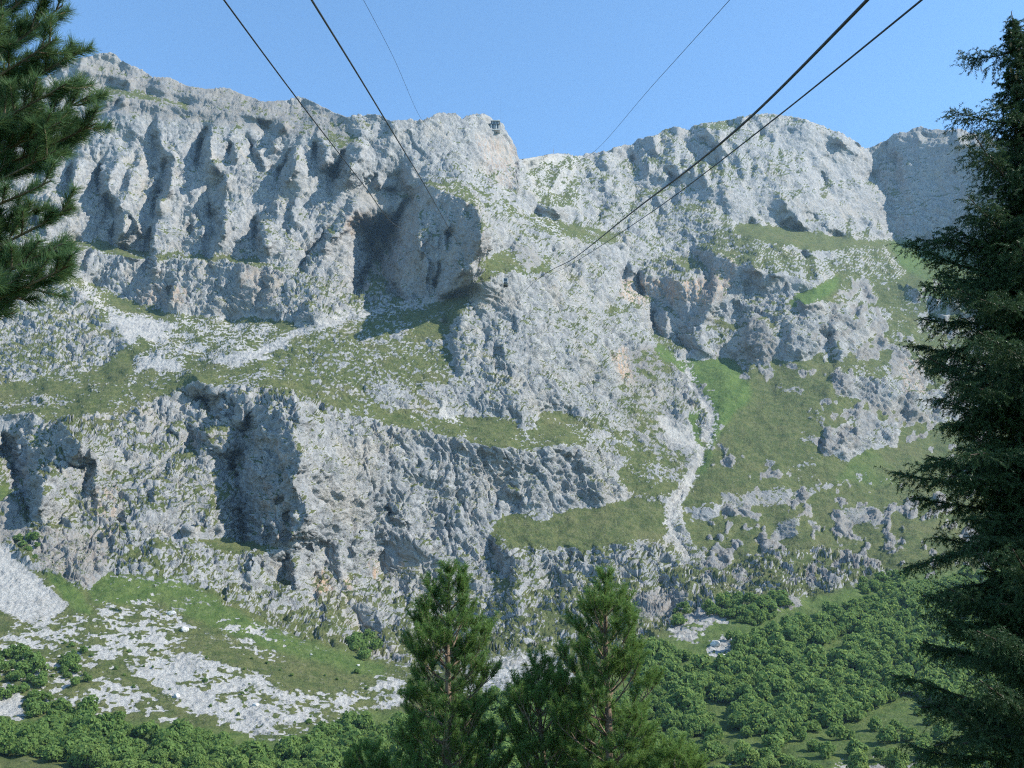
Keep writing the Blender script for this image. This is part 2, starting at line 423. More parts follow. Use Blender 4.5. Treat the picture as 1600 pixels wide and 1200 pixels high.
L('750,790 780,800 800,790', 10, g=.4)
A('797,845 787,870 762,915 747,925 742,945 767,965 772,985 792,1000 803,970 802,900 800,860', s=84, f=-42)
A('770,905 800,900 800,935 760,935', s=40, g=.9, f=-50)
A('800,860 840,860 850,900 840,960 860,1000 810,1010 802,930', f=30, s=72, g=.12, p=8)
L('826,848 829,872', 9, **SH2)
L('880,862 925,866', 15, **SH2)
L('928,850 936,892', 15, **SH2)
L('1010,853 1035,905 1050,925', 22, **SH)
L('1080,880 1100,910 1140,902', 17, **SH)
L('1058,905 1066,937', 15, **SH2)
L('880,920 890,950', 12, **SH2)
L('985,880 990,915', 14, **SH2)
A('1060,890 1100,900 1100,915 1065,905', pa=.5, f=20, s=40)
A('980,930 1080,930 1060,960 990,975', br=.5, st=.2)
A('840,965 880,965 890,985 850,985', g=.7, s=42)
A('570,1000 700,980 700,1040 600,1035', g=.15, s=58, f=10)
# ---- screes and lower ground
A("""-300,850 0,855 40,880 90,915 130,927 145,925 160,900 200,898 280,905 330,935 390,967 470,1002 550,1022 600,1037 700,1050 800,1040 900,1040 900,1300 -300,1300""", soft=1, s=32, f=10, g=.86, r=.18)
A('140,918 160,898 280,905 390,967 470,1002 600,1037 600,1060 450,1025 350,985 250,940 150,945', g=1, lu=.5)
A('60,880 130,927 150,960 110,950', g=1, lu=.6)
A('-300,850 0,855 45,890 110,945 95,955 70,960 78,1002 45,975 0,955 -300,960', sc=.95, g=.1, pa=.3)
A('60,960 120,960 190,1000 210,1050 120,1100 0,1080 0,1000', sc=.42)
A('185,1000 215,990 250,993 290,1010 330,1035 400,1055 470,1085 540,1085 590,1060 620,1060 640,1075 640,1105 600,1110 600,1112 520,1130 450,1160 380,1142 300,1112 240,1082 200,1048', sc=.52, g=.5, s=30, pa=.35)
A('190,1000 250,998 300,1040 380,1090 440,1140 380,1135 300,1100 230,1070', sc=.70)
A('150,940 250,935 310,990 200,1000 160,975', sc=.46)
A('340,960 430,990 450,1030 350,1010', sc=.38)
A('130,1060 230,1080 280,1130 150,1110', sc=.6, pa=.4)
A('-20,1075 30,1085 35,1120 5,1120', sc=.9, pa=.9, g=0)
A('720,1030 860,1020 900,1060 800,1090 720,1080', sc=.5, g=.4)
A("""-300,1110 0,1120 250,1130 440,1155 560,1110 800,1110 1000,1110 1000,1300 -300,1300""", s=14, f=0, g=1, lu=.45, sc=0, r=.1)
A('-300,1160 0,1172 70,1180 130,1200 160,1240 160,1300 -300,1300', s=6, g=1, lu=.12, sc=0, br=0)
A("""900,1060 1000,1005 1060,985 1110,962 1140,955 1185,958 1240,940 1330,918 1380,895 1480,890 1600,900 1900,900 1900,1300 900,1300""", s=29, f=-4, g=1, lu=.5, r=.18)
A('1045,985 1090,952 1115,945 1147,965 1105,985 1080,1005', sc=.5, pa=.1, br=.6, g=.3)
A('1110,1005 1145,998 1142,1022 1112,1018', sc=.7, pa=.5, g=.1)
A('1180,945 1250,935 1260,955 1190,965', br=.8, g=.5, s=45)
A("""900,1160 1100,1130 1400,1110 1900,1090 1900,1300 900,1300""", s=13, g=1, lu=.45)
A('1310,1190 1400,1185 1450,1195 1450,1215 1310,1210', sc=.6, br=.6)
'''
# ------------------------------------------------------------------ the mountain
# Every stretch of the mountain gets a slope and a facing (s = steepness, f = facing, degrees to the right of
# "towards the viewer") and a ground cover; the surface is integrated from those slopes, then broken up by rock noise.
GX0, GX1, GY0, GY1, GS = -250.0, 1850.0, 40.0, 1300.0, 2.0
gx = np.arange(GX0, GX1+.1, GS); gy = np.arange(GY0, GY1+.1, GS)
PX, PY = np.meshgrid(gx, gy)
PX = PX.astype(np.float32); PY = PY.astype(np.float32)
def wn(sc, s): return vnoise(PX/sc, PY/sc, np.full_like(PX, .37), s)
WX = PX + 5*wn(34, 1)+3.5*wn(12, 2)+1.5*wn(5, 3); WY = PY + 5*wn(34, 4)+3.5*wn(12, 5)+1.5*wn(5, 6)
SL = np.full(PX.shape, 66.0, np.float32); FA = np.full(PX.shape, 10.0, np.float32)
CH = {k: np.zeros(PX.shape, np.float32) for k in ('g', 'sc', 'lu', 'st', 'pa', 'br', 'wl')}
RO = np.ones(PX.shape, np.float32)
PRO = np.zeros(PX.shape, np.float32)       # metres pushed out of (or into) the face
def paint(m, sl):
    def f(s=None, f=None, r=None, p=None, **kw):
        global SL, FA, RO
        if s is not None: SL[sl] = SL[sl]*(1-m)+s*m
        if f is not None: FA[sl] = FA[sl]*(1-m)+f*m
        if r is not None: RO[sl] = RO[sl]*(1-m)+r*m
        if p is not None: PRO[sl] = PRO[sl]+p*m
        for k, v in kw.items(): CH[k][sl] = CH[k][sl]*(1-m)+v*m
    return f
def _box(pts, pad):
    xs = [p[0] for p in pts]; ys = [p[1] for p in pts]
    j0 = max(0, int((min(xs)-pad-GX0)/GS)); j1 = min(len(gx), int((max(xs)+pad-GX0)/GS)+2)
    i0 = max(0, int((min(ys)-pad-GY0)/GS)); i1 = min(len(gy), int((max(ys)+pad-GY0)/GS)+2)
    return (slice(i0, max(i1, i0+1)), slice(j0, max(j1, j0+1)))
def pts_of(t):
    v = [float(a) for a in t.replace(',', ' ').split()]; return list(zip(v[::2], v[1::2]))
def A(t, soft=1, a=1.0, **kw):
    """an area"""
    pts = pts_of(t); sl = _box(pts, 24); x = WX[sl]; y = WY[sl]; m = np.zeros(x.shape, bool)
    n = len(pts)
    for i in range(n):
        x0, y0 = pts[i]; x1, y1 = pts[(i+1) % n]
        if y0 == y1: continue
        c = ((y0 > y) != (y1 > y)) & (x < (x1-x0)*(y-y0)/(y1-y0)+x0); m ^= c
    m = blur(m.astype(np.float32), soft, 2)*a
    paint(m, sl)(**kw)
def L(t, w, a=1.0, **kw):
    """a strip of width w, pointed at both ends"""
    pts = pts_of(t); sl = _box(pts, w+20); x = WX[sl]; y = WY[sl]; d = np.full(x.shape, 1e9, np.float32)
    n = len(pts)-1
    for i in range(n):
        x0, y0 = pts[i]; x1, y1 = pts[i+1]; dx, dy = x1-x0, y1-y0
        t_ = np.clip(((x-x0)*dx+(y-y0)*dy)/(dx*dx+dy*dy+1e-6), 0, 1)
        q = (i+t_)/n; ww = w*.5*(.35+1.3*np.sqrt(np.clip(q*(1-q)*2, 0, 1)))
        d = np.minimum(d, np.hypot(x-x0-t_*dx, y-y0-t_*dy)/ww)
    m = (1-sstep(.75, 1.25, d))*a
    paint(m.astype(np.float32), sl)(**kw)
SH = dict(s=84, f=-58, wl=.6)            # walls turned away from the morning sun
SH2 = dict(s=82, f=-50)
exec(PAINT)
for k in CH: CH[k] = blur(CH[k], 1, 1)
CH['sc'] = blur(CH['sc'], 2, 2); CH['g'] = blur(CH['g'], 2, 1)
# slabs and cracks: the bare rock is split into elongated facets, each with a facing of its own
ROCK_ = np.clip(1-CH['g']-CH['sc']-CH['lu'], 0, 1)*np.clip((RO-.52)/.3, 0, 1)*(1-CH['wl'])
def facets(wl, hl, lean, seed, lo, hi, share, dsl, mask):
    global FA, SL
    u_ = (WX+lean*WY)+9*wn(60, seed+50); v_ = WY-lean*.4*WX+9*wn(50, seed+51)
    z_ = np.full_like(u_, .5)
    tl, ed, cid = worley(u_/wl, v_/hl, z_, seed)
    c2 = (cid*7.31) % 1.0
    off = np.where(cid < share, lo*(.5+.5*c2), hi*(.2+.8*c2))
    big = .55+.9*np.clip(wn(120, seed+52)+.3, 0, 1)
    FA = FA+off*mask*big; SL = SL+(c2-.5)*dsl*mask
left_ = 1-sstep(760, 840, PX); high_ = 1-sstep(440, 480, PY); low_ = sstep(600, 640, PY); mid_ = np.clip(1-high_-low_, 0, 1)
facets(26, 70, .28, 60, -40, 20, .20, 14, ROCK_*high_*left_)
facets(11, 26, .30, 61, -44, 24, .26, 18, ROCK_*high_*left_)
facets(6, 11, .30, 70, -34, 18, .28, 18, ROCK_*high_)
facets(5.5, 9, 0, 71, -38, 20, .30, 20, ROCK_*(1-high_))
WALL_ = CH['wl']
facets(18, 80, .05, 72, -18, 6, .5, 5, WALL_)
facets(8, 20, .10, 73, -24, 13, .5, 12, WALL_)
# small crags break through the turf of the right-hand slopes
reg = sstep(1080, 1110, PX)*sstep(425, 445, PY)*(1-sstep(905, 930, PY))*(1-.9*np.exp(-(((PX-1200)/85)**2+((PY-660)/62)**2)**2))
cr = sstep(.13, .25, wn(40, 91)*.55+wn(15, 92)*.55+wn(7, 93)*.25-.25*CH['lu'])*reg
sidec = np.where(wn(18, 94) > -.12, -50, 16)
SL = SL*(1-.7*cr)+66*.7*cr; FA = FA+sidec*cr; CH['g'] = CH['g']*(1-.72*cr); CH['br'] = np.maximum(CH['br'], .75*cr); RO = np.maximum(RO, .8*cr)
# gentle swells in the turf itself
tg = CH['g']*np.clip(1-ROCK_, 0, 1)
SL = SL+tg*(wn(30, 95)*12+wn(11, 96)*9); FA = FA+tg*(wn(26, 97)*34+wn(10, 98)*24)
facets(34, 42, -.55, 62, -36, 20, .24, 14, ROCK_*high_*(1-left_))
facets(13, 20, -.45, 63, -44, 26, .34, 18, ROCK_*high_*(1-left_))
facets(24, 46, .12, 64, -40, 18, .24, 14, ROCK_*mid_)
facets(9, 17, .10, 65, -46, 26, .34, 20, ROCK_*mid_)
facets(26, 34, -.35, 66, -36, 16, .22, 14, ROCK_*low_)
facets(9, 13, -.25, 67, -48, 28, .36, 22, ROCK_*low_)
SL = blur(SL, 1, 1); FA = blur(FA, 1, 1)

anchors = np.array(ANCHORS, dtype=np.float64)
def tps(ax, ay, av, qx, qy, lam=0.02):
    n = len(ax); sc_ = 400.0
    d = np.hypot(ax[:, None]-ax[None], ay[:, None]-ay[None])/sc_
    K = np.where(d > 0, d*d*np.log(d+1e-9), 0)+lam*np.eye(n)
    P_ = np.c_[np.ones(n), ax/sc_, ay/sc_]
    M_ = np.block([[K, P_], [P_.T, np.zeros((3, 3))]])
    w = np.linalg.solve(M_, np.r_[av, 0, 0, 0])
    out = w[n]+w[n+1]*qx/sc_+w[n+2]*qy/sc_
    for i in range(n):
        r = np.hypot(qx-ax[i], qy-ay[i])/sc_
        out = out+w[i]*r*r*np.log(r+1e-9)
    return out
qx = gx[::10]; qy = gy[::10]; QX, QY = np.meshgrid(qx, qy)
L0c = tps(anchors[:, 0], anchors[:, 1], np.log(anchors[:, 2]), QX, QY)
def bil(G, x0, y0, st, x, y):
    fx = np.clip((x-x0)/st, 0, G.shape[1]-1.001); fy = np.clip((y-y0)/st, 0, G.shape[0]-1.001)
    i = fy.astype(int); j = fx.astype(int); a = fx-j; b = fy-i
    return (G[i, j]*(1-a)*(1-b)+G[i, j+1]*a*(1-b)+G[i+1, j]*(1-a)*b+G[i+1, j+1]*a*b)
L0 = bil(L0c, GX0, GY0, GS*10, PX.astype(np.float64), PY.astype(np.float64))

Adir, Tdir = ray(PX.astype(np.float64), PY.astype(np.float64))
ex = 1.0
Ax1, Tx1 = ray(PX.astype(np.float64)+ex, PY.astype(np.float64)); Ay1, Ty1 = ray(PX.astype(np.float64), PY.astype(np.float64)+ex)
s_ = np.radians(SL); f_ = np.radians(FA)
nx_ = np.sin(s_)*np.sin(f_); ny_ = -np.sin(s_)*np.cos(f_); nz_ = np.cos(s_)
den = Adir*nx_+ny_+Tdir*nz_
dl = np.sqrt(Adir**2+1+Tdir**2)
den = np.minimum(den, -0.10*dl)
Gx_ = -((Ax1-Adir)*nx_+(Tx1-Tdir)*nz_)/den*GS
Gy_ = -((Ay1-Adir)*nx_+(Ty1-Tdir)*nz_)/den*GS
Gx_ = Gx_ - 0.0
# weighted least-squares integration: held to the coarse layout at large scale, free to step where the facing changes
def wsolve(gxf, gyf, L0, ell, wx, wy, iters=70):
    H, W = L0.shape; lam = 1.0/ell**2
    a = (gxf[:, :-1]+gxf[:, 1:])*.5; b = (gyf[:-1]+gyf[1:])*.5
    ky = np.arange(2*H)/(2*H)*2*pi; kx = np.arange(W+1)/(2*W)*2*pi
    ev = lam+((2-2*np.cos(ky))[:, None]+(2-2*np.cos(kx))[None])*.45
    def pre(r):
        E = np.concatenate([r, r[::-1]], 0); E = np.concatenate([E, E[:, ::-1]], 1)
        return np.fft.irfft2(np.fft.rfft2(E)/ev, s=E.shape)[:H, :W]
    def divT(ax, ay):
        o = np.zeros((H, W)); o[:, :-1] -= ax; o[:, 1:] += ax; o[:-1] -= ay; o[1:] += ay; return o
    def Am(x): return lam*x+divT(wx*(x[:, 1:]-x[:, :-1]), wy*(x[1:]-x[:-1]))
    rhs = lam*L0+divT(wx*a, wy*b)
    x = L0.copy(); r = rhs-Am(x); z = pre(r); p = z.copy(); rz = (r*z).sum()
    for it in range(iters):
        Ap = Am(p); al = rz/(p*Ap).sum(); x += al*p; r -= al*Ap
        z = pre(r); rz2 = (r*z).sum(); p = z+rz2/rz*p; rz = rz2
    return x
NV = np.stack([nx_, ny_, nz_], -1)
ex_ = np.linalg.norm(NV[:, 1:]-NV[:, :-1], axis=-1); ey_ = np.linalg.norm(NV[1:]-NV[:-1], axis=-1)
ew = blur((np.pad(ex_, ((0, 0), (0, 1)))+np.pad(ey_, ((0, 1), (0, 0)))).astype(np.float32), 1, 1)
wgt = 1/(1+(ew*EDGE)**2)+.006
LY = wsolve(Gx_, Gy_, L0, ELL, wgt[:, :-1], wgt[:-1])
DEPTH = np.exp(LY)
DEPTH = DEPTH-blur(PRO, 2, 2)

# sheet of vertices: up the face to the skyline, then down the far side
sky_pts = pts_of(SKYLINE)
NC, NR = TERRAIN_RES
xs = np.linspace(-240, 1840, NC)
ysky = np.interp(xs, [p[0] for p in sky_pts], [p[1] for p in sky_pts])
tt = np.linspace(0, 1, NR)[:, None]
YB = 1285.0
ysm = np.convolve(np.pad(ysky, 60, mode='edge'), np.ones(121)/121, mode='valid')
VX = np.broadcast_to(xs[None], (NR, NC)); VY = YB+(ysm[None]-YB)*tt+(ysky-ysm)[None]*sstep(.86, 1.0, tt)
def samp(G): return bil(G, GX0, GY0, GS, VX, VY)
D = samp(DEPTH)
a_, t_ = ray(VX, VY)
P = np.stack([D*a_, D, D*t_], -1)
def normals(P):
    du = np.empty_like(P); du[:, 1:-1] = P[:, 2:]-P[:, :-2]; du[:, 0] = P[:, 1]-P[:, 0]; du[:, -1] = P[:, -1]-P[:, -2]
    dv = np.empty_like(P); dv[1:-1] = P[2:]-P[:-2]; dv[0] = P[1]-P[0]; dv[-1] = P[-1]-P[-2]
    n = np.cross(du, dv); return n/np.maximum(np.linalg.norm(n, axis=-1, keepdims=True), 1e-9)
c = {k: samp(CH[k]) for k in CH}; rough = samp(RO)
cover = np.clip(c['g']+c['sc']+c['lu'], 0, 1)
PB = np.stack([blur(P[..., i].astype(np.float32), 7, 2) for i in range(3)], -1)
N0 = normals(PB)
# large broken forms
def fb(P, sc, s, ax=(1, 1, 1)): return vnoise(P[..., 0]/(sc*ax[0]), P[..., 1]/(sc*ax[1]), P[..., 2]/(sc*ax[2]), s)
rock = (1-cover)*rough
warp = np.stack([fb(P, 60, 20+i)*14+fb(P, 17, 23+i)*4 for i in range(3)], -1)
Q = P+warp
# beds dip gently, gullies run down the faces and lean to the left
Rr = Q[..., 0]+0.35*Q[..., 2]; Bd = Q[..., 2]*0.95+Q[..., 0]*0.22-Q[..., 1]*.1
def rid(sx, sz, s):
    n = vnoise(Rr/sx, Q[..., 1]/(sx*1.3), Q[..., 2]/sz, s); return 1-2*np.abs(n)
h = 3.5*rid(80, 230, 31)*(.15+.85*rock)*rough
h += 1.6*rid(36, 110, 32)*(.12+.88*rock)
w0, g0, id0 = worley(Rr/46, Q[..., 1]/52, Bd/64, 4)
h += rock*(w0*3.5+(id0-.5)*2.5)
P1 = P+N0*(h[..., None])*np.clip(D/900, .35, 1.4)[..., None]
N1 = normals(np.stack([blur(P1[..., i].astype(np.float32), 2, 1) for i in range(3)], -1))
w1, e1, id1 = worley(Rr/19, Q[..., 1]/19, Bd/27, 5)
w2, e2, id2 = worley(Rr/8+3, Q[..., 1]/8, Bd/10, 6)
w3, e3, id3 = worley(Rr/3.9+3, Q[..., 1]/3.9, Bd/4.6, 7)
fine = np.clip(D/850, .45, 1.0)*(1-.30*sstep(1150, 1400, D))
h2 = rock*(w1*3.0+(id1-.5)*1.8+w2*2.6+(id2-.5)*1.6-.8*(1-sstep(0, .16, e2)))
h2 += (.12+.88*rock)*(w3*1.7+(id3-.5)*.9)-rock*(1.2*(1-sstep(.02, .13, e3))*sstep(-.05, .25, fb(Q, 16, 44)))
sawm = np.clip(.65+fb(Q, 70, 45)*1.6, 0, 1)
for per_, am_ in ((21.0, 4.2), (7.5, 2.0)):
    sw = Bd/per_+fb(Q, 24, 46)*.5; sw = sw-np.floor(sw)
    h2 += rock*am_*(np.where(sw > .88, (1-sw)/.12, sw/.88)-.5)*sawm
wc, ec, idc = worley(Rr/21+9, Q[..., 1]/40, Bd/85, 8)
h2 -= rock*2.4*(1-sstep(.01, .07, ec))
bed = vnoise(Rr/60, Q[..., 1]/60, Bd/6.5, 9)
h2 += rock*1.3*sstep(-.1, .15, bed)
h2 += fb(Q, 2.2, 43)*.7*(.1+.9*rock)
tuss = fb(P, 3.5, 50, (1, 1, .6))
h2 += cover*(.7*tuss+.9*fb(P, 11, 47)+.35*fb(P, 1.8, 48))
# outcrops poking through the turf
oc_n = fb(P, 26, 51)*.55+fb(P, 9, 52)*.6+fb(P, 3.6, 53)*.5
gp = np.clip(c['g'], 0, 1)
P2 = P1+N1*(h2*fine)[..., None]
N2 = normals(P2)
# final cover: turf sits where it is not too steep
up = N2[..., 2]; upL = N1[..., 2]
turf = sstep(.46, .56, gp*1.02-.24+oc_n*.52+(up-.45)*.28*(gp > .04)+np.clip(gp-.7, 0, .3)*1.0+(gp > .04)*.10)
ledge = sstep(.50, .66, up*.62+(fb(P, 11, 55)*.22+fb(P, 3.2, 56)*.28)+upL*.32)*.85*(1-c['sc'])
turf = np.maximum(turf, ledge*np.clip(1-c['br'], 0, 1))
speck = fb(P, 5.0, 81, (1, 1, .8))*.55+fb(P, 2.2, 82, (1, 1, .7))*.45+fb(P, 38, 83)*.62
spk = np.where(VX > 1085, .12, 1.0)*np.where((VX > 790) & (VY > 770), .25, 1.0)
turf = turf*(1-sstep(.30, .40, speck)*(1-.75*c['lu'])*sstep(520, 640, D)*spk)
# bare rock lumps stand proud of turf
P2 = P2+N1*(np.clip((1-turf)*gp, 0, 1)*1.3*(.5+.7*tuss+.4*fb(P, 1.9, 58)))[..., None]
scn = fb(P, 20, 61, (1, 1, 1))*.45+fb(P, 7, 62, (1.2, 1, 1))*.75+fb(P, 2.6, 63)*.75
scm = sstep(.36, .62, c['sc']*.92+scn*1.35)*(c['sc'] > .06)
turf = np.maximum(turf*(1-scm), 0)
P2 = P2-N1*(scm*.5)[..., None]
mats_cov = np.stack([turf, scm, np.clip(c['lu'], 0, 1), np.ones_like(turf)], -1)
mats_st = np.stack([c['st'], c['pa'], c['br'], np.ones_like(turf)], -1)
# front apron: valley floor rising to the terrace the viewer stands on
def bank(Y): return np.interp(Y, [-60, 5, 12, 18, 26, 40, 90, 200], [-1.7, -1.7, -2.6, -5, -8.6, -11, -16, -24])
front = []; KF = 26
base = P2[0].copy()
q_ = np.linspace(0, 1, KF+1)[:-1]
for q in q_:
    w_ = q**2.2; row = base.copy()
    row[:, 0] = base[:, 0]*w_+((xs-800)/1040)*90*(1-w_); row[:, 1] = base[:, 1]*w_-60*(1-w_)
    e_ = sstep(.55, 1.0, np.full(NC, q)); row[:, 2] = bank(row[:, 1])*(1-e_)+base[:, 2]*e_
    row[:, 2] += fb(row, 9, 71)*.25*min(1, 4*q); front.append(row)
back = []
top = P2[-1]
for k, (dy, dz) in enumerate(((6, -.5), (30, -6), (90, -30), (260, -130), (700, -420), (1500, -900))):
    b_ = top.copy(); b_[:, 1] += dy; b_[:, 2] += dz; b_[:, 2] += fb(b_, 50, 72)*min(dy, 100)*.08; back.append(b_)
ALL = np.concatenate([np.array(front), P2, np.array(back)], 0)
cov = np.concatenate([np.tile(np.array([1, 0, .3, 1.0]), (KF, NC, 1)), mats_cov, np.tile(np.array([.2, 0, 0, 1.0]), (6, NC, 1))], 0)
stn = np.concatenate([np.tile(np.array([0, 0, 0, 1.0]), (KF, NC, 1)), mats_st, np.tile(np.array([0, 0, 0, 1.0]), (6, NC, 1))], 0)
NRt = ALL.shape[0]
idx = np.arange(NRt*NC, dtype=np.int32).reshape(NRt, NC)
quads = np.stack([idx[:-1, :-1], idx[:-1, 1:], idx[1:, 1:], idx[1:, :-1]], -1).reshape(-1, 4)

def nd(nt, t, **kw):
    n = nt.nodes.new(t)
    for k, v in kw.items():
        if k in ('ins',):
            for kk, vv in v.items(): n.inputs[kk].default_value = vv
        else: setattr(n, k, v)
    return n
def mat_base(name, rough=.9, spec=.1):
    m = bpy.data.materials.new(name); m.use_nodes = True; nt = m.node_tree; b = nt.nodes['Principled BSDF']
    b.inputs['Roughness'].default_value = rough; b.inputs['Specular IOR Level'].default_value = spec
    return m, nt, b
def mixc(nt, fac, a, b, mode='MIX'):
    n = nt.nodes.new('ShaderNodeMix'); n.data_type = 'RGBA'; n.blend_type = mode
    for sck, v in ((0, fac), (6, a), (7, b)):
        if hasattr(v, 'is_output') or hasattr(v, 'links'): nt.links.new(v, n.inputs[sck])
        else: n.inputs[sck].default_value = v if sck == 0 else (*v, 1)
    return n.outputs[2]
def mth(nt, op, a, b=None, clamp=False):
    n = nt.nodes.new('ShaderNodeMath'); n.operation = op; n.use_clamp = clamp
    for i, v in enumerate((a, b)):
        if v is None: continue
        if hasattr(v, 'links'): nt.links.new(v, n.inputs[i])
        else: n.inputs[i].default_value = v
    return n.outputs[0]
def noise_n(nt, vec, scale, detail=4, rough=.6, mp=None):
    if mp:
        m_ = nt.nodes.new('ShaderNodeMapping'); m_.inputs['Scale'].default_value = mp; nt.links.new(vec, m_.inputs[0]); vec = m_.outputs[0]
    n = nt.nodes.new('ShaderNodeTexNoise'); n.inputs['Scale'].default_value = scale; n.inputs['Detail'].default_value = detail
    n.inputs['Roughness'].default_value = rough; nt.links.new(vec, n.inputs['Vector']); return n.outputs[0]
def ramp(nt, v, a, b):
    n = nt.nodes.new('ShaderNodeMapRange'); n.inputs[1].default_value = a; n.inputs[2].default_value = b
    n.interpolation_type = 'SMOOTHSTEP'; nt.links.new(v, n.inputs[0]); return n.outputs[0]
def terrain_mat():
    m, nt, b = mat_base('mountain_ground', .95, .05)
    geo = nt.nodes.new('ShaderNodeNewGeometry'); pos = geo.outputs['Position']
    at = nt.nodes.new('ShaderNodeAttribute'); at.attribute_name = 'cover'
    a2 = nt.nodes.new('ShaderNodeAttribute'); a2.attribute_name = 'stain'
    s1 = nt.nodes.new('ShaderNodeSeparateColor'); nt.links.new(at.outputs['Color'], s1.inputs[0])
    s2 = nt.nodes.new('ShaderNodeSeparateColor'); nt.links.new(a2.outputs['Color'], s2.inputs[0])
    g, sc, lu = s1.outputs; st, pa, br = s2.outputs
    nbig = noise_n(nt, pos, .02, 3); nmid = noise_n(nt, pos, .12, 5, .65); nfin = noise_n(nt, pos, .7, 4, .7)
    streak = noise_n(nt, pos, .25, 4, .6, (1, 1, .12))
    # limestone
    rockc = mixc(nt, ramp(nt, nmid, .3, .7), (.235, .237, .235), (.40, .392, .372))
    rockc = mixc(nt, mth(nt, 'MULTIPLY', ramp(nt, streak, .5, .68), .7), rockc, (.19, .20, .21))
    rockc = mixc(nt, mth(nt, 'MULTIPLY', ramp(nt, nfin, .57, .66), .75), rockc, (.13, .145, .105))
    rockc = mixc(nt, mth(nt, 'MULTIPLY', ramp(nt, noise_n(nt, pos, .045, 6, .7), .5, .62), .45), rockc, (.235, .245, .25))
    rockc = mixc(nt, mth(nt, 'MULTIPLY', ramp(nt, nbig, .5, .66), .45), rockc, (.38, .345, .29))
    rockc = mixc(nt, mth(nt, 'MULTIPLY', st, ramp(nt, streak, .42, .6)), rockc, (.50, .34, .22))
    rockc = mixc(nt, mth(nt, 'MULTIPLY', pa, .7), rockc, (.50, .475, .42))
    rockc = mixc(nt, mth(nt, 'MULTIPLY', br, ramp(nt, nmid, .3, .6)), rockc, (.205, .185, .155))
    scree = mixc(nt, ramp(nt, nfin, .35, .65), (.34, .33, .30), (.48, .465, .43))
    scree = mixc(nt, mth(nt, 'MULTIPLY', br, .5), scree, (.36, .33, .27))
    # turf
    gr = mixc(nt, ramp(nt, nmid, .35, .65), (.080, .105, .036), (.140, .150, .058))
    gr = mixc(nt, mth(nt, 'MULTIPLY', ramp(nt, nfin, .5, .68), .75), gr, (.045, .065, .026))
    gr = mixc(nt, mth(nt, 'MULTIPLY', ramp(nt, noise_n(nt, pos, .22, 5, .7), .54, .64), .6), gr, (.060, .075, .032))
    gr = mixc(nt, mth(nt, 'MULTIPLY', ramp(nt, noise_n(nt, pos, .3, 5, .7), .56, .64), .4), gr, (.21, .195, .13))
    gr = mixc(nt, mth(nt, 'MULTIPLY', ramp(nt, nbig, .5, .7), .35), gr, (.17, .155, .075))
    lush = mixc(nt, ramp(nt, nmid, .35, .7), (.070, .145, .028), (.115, .20, .042))
    gr = mixc(nt, mth(nt, 'MULTIPLY', lu, .8), gr, lush)
    gfac = ramp(nt, mth(nt, 'ADD', g, mth(nt, 'MULTIPLY', mth(nt, 'SUBTRACT', nfin, .5), 1.5)), .40, .60)
    col = mixc(nt, sc, rockc, scree)
    col = mixc(nt, gfac, col, gr)
    nt.links.new(col, b.inputs['Base Color'])
    bump = nt.nodes.new('ShaderNodeBump'); bump.inputs['Strength'].default_value = .95; bump.inputs['Distance'].default_value = 1.6
    hb = noise_n(nt, pos, .55, 6, .7)
    nt.links.new(mth(nt, 'MULTIPLY', hb, 1.6), bump.inputs['Height']); nt.links.new(bump.outputs[0], b.inputs['Normal'])
    return m
TM = terrain_mat()
me = mesh_np('mountain', ALL.reshape(-1, 3), quads, TM, smooth=False)
for nm, arr in (('cover', cov), ('stain', stn)):
    at = me.attributes.new(nm, 'FLOAT_COLOR', 'POINT'); at.data.foreach_set('color', arr.reshape(-1).astype(np.float32))
mount = tag(link('mountain', me), kind='structure')
mount['label'] = 'grey limestone mountain wall with grassy ledges and scree slopes'
def at_px(x, y):
    """point of the built mountain seen at a photo position"""
    j = (x-xs[0])/(xs[-1]-xs[0])*(NC-1); j = min(max(j, 0), NC-1.001); j0 = int(j)
    i = min(max(np.interp(-y, -VY[:, j0], np.arange(NR)), 0), NR-1.001)
    return P2[int(i), j0]
# wide valley ground under everything
NGR = 60; rr = np.r_[0, np.geomspace(20, 9000, NGR-1)]; th = np.linspace(0, 2*pi, 73)[:-1]
RR, TH = np.meshgrid(rr, th, indexing='ij')
GV = np.stack([RR*np.cos(TH), RR*np.sin(TH), -30-14*sstep(20, 200, RR)-60*sstep(300, 3000, RR)], -1)
i_ = np.arange(NGR*72).reshape(NGR, 72); i2 = np.roll(i_, -1, axis=1)
GQ = np.stack([i_[:-1], i_[1:], i2[1:], i2[:-1]], -1).reshape(-1, 4)
gm, nt, b = mat_base('valley_grass', .95, .05)
geo = nt.nodes.new('ShaderNodeNewGeometry')
nt.links.new(mixc(nt, ramp(nt, noise_n(nt, geo.outputs['Position'], .05, 6), .35, .65), (.08, .12, .035), (.13, .15, .05)), b.inputs['Base Color'])
tag(link('valley_ground', mesh_np('valley_ground', GV.reshape(-1, 3), GQ, gm)), 'green valley floor below the mountain', kind='structure')
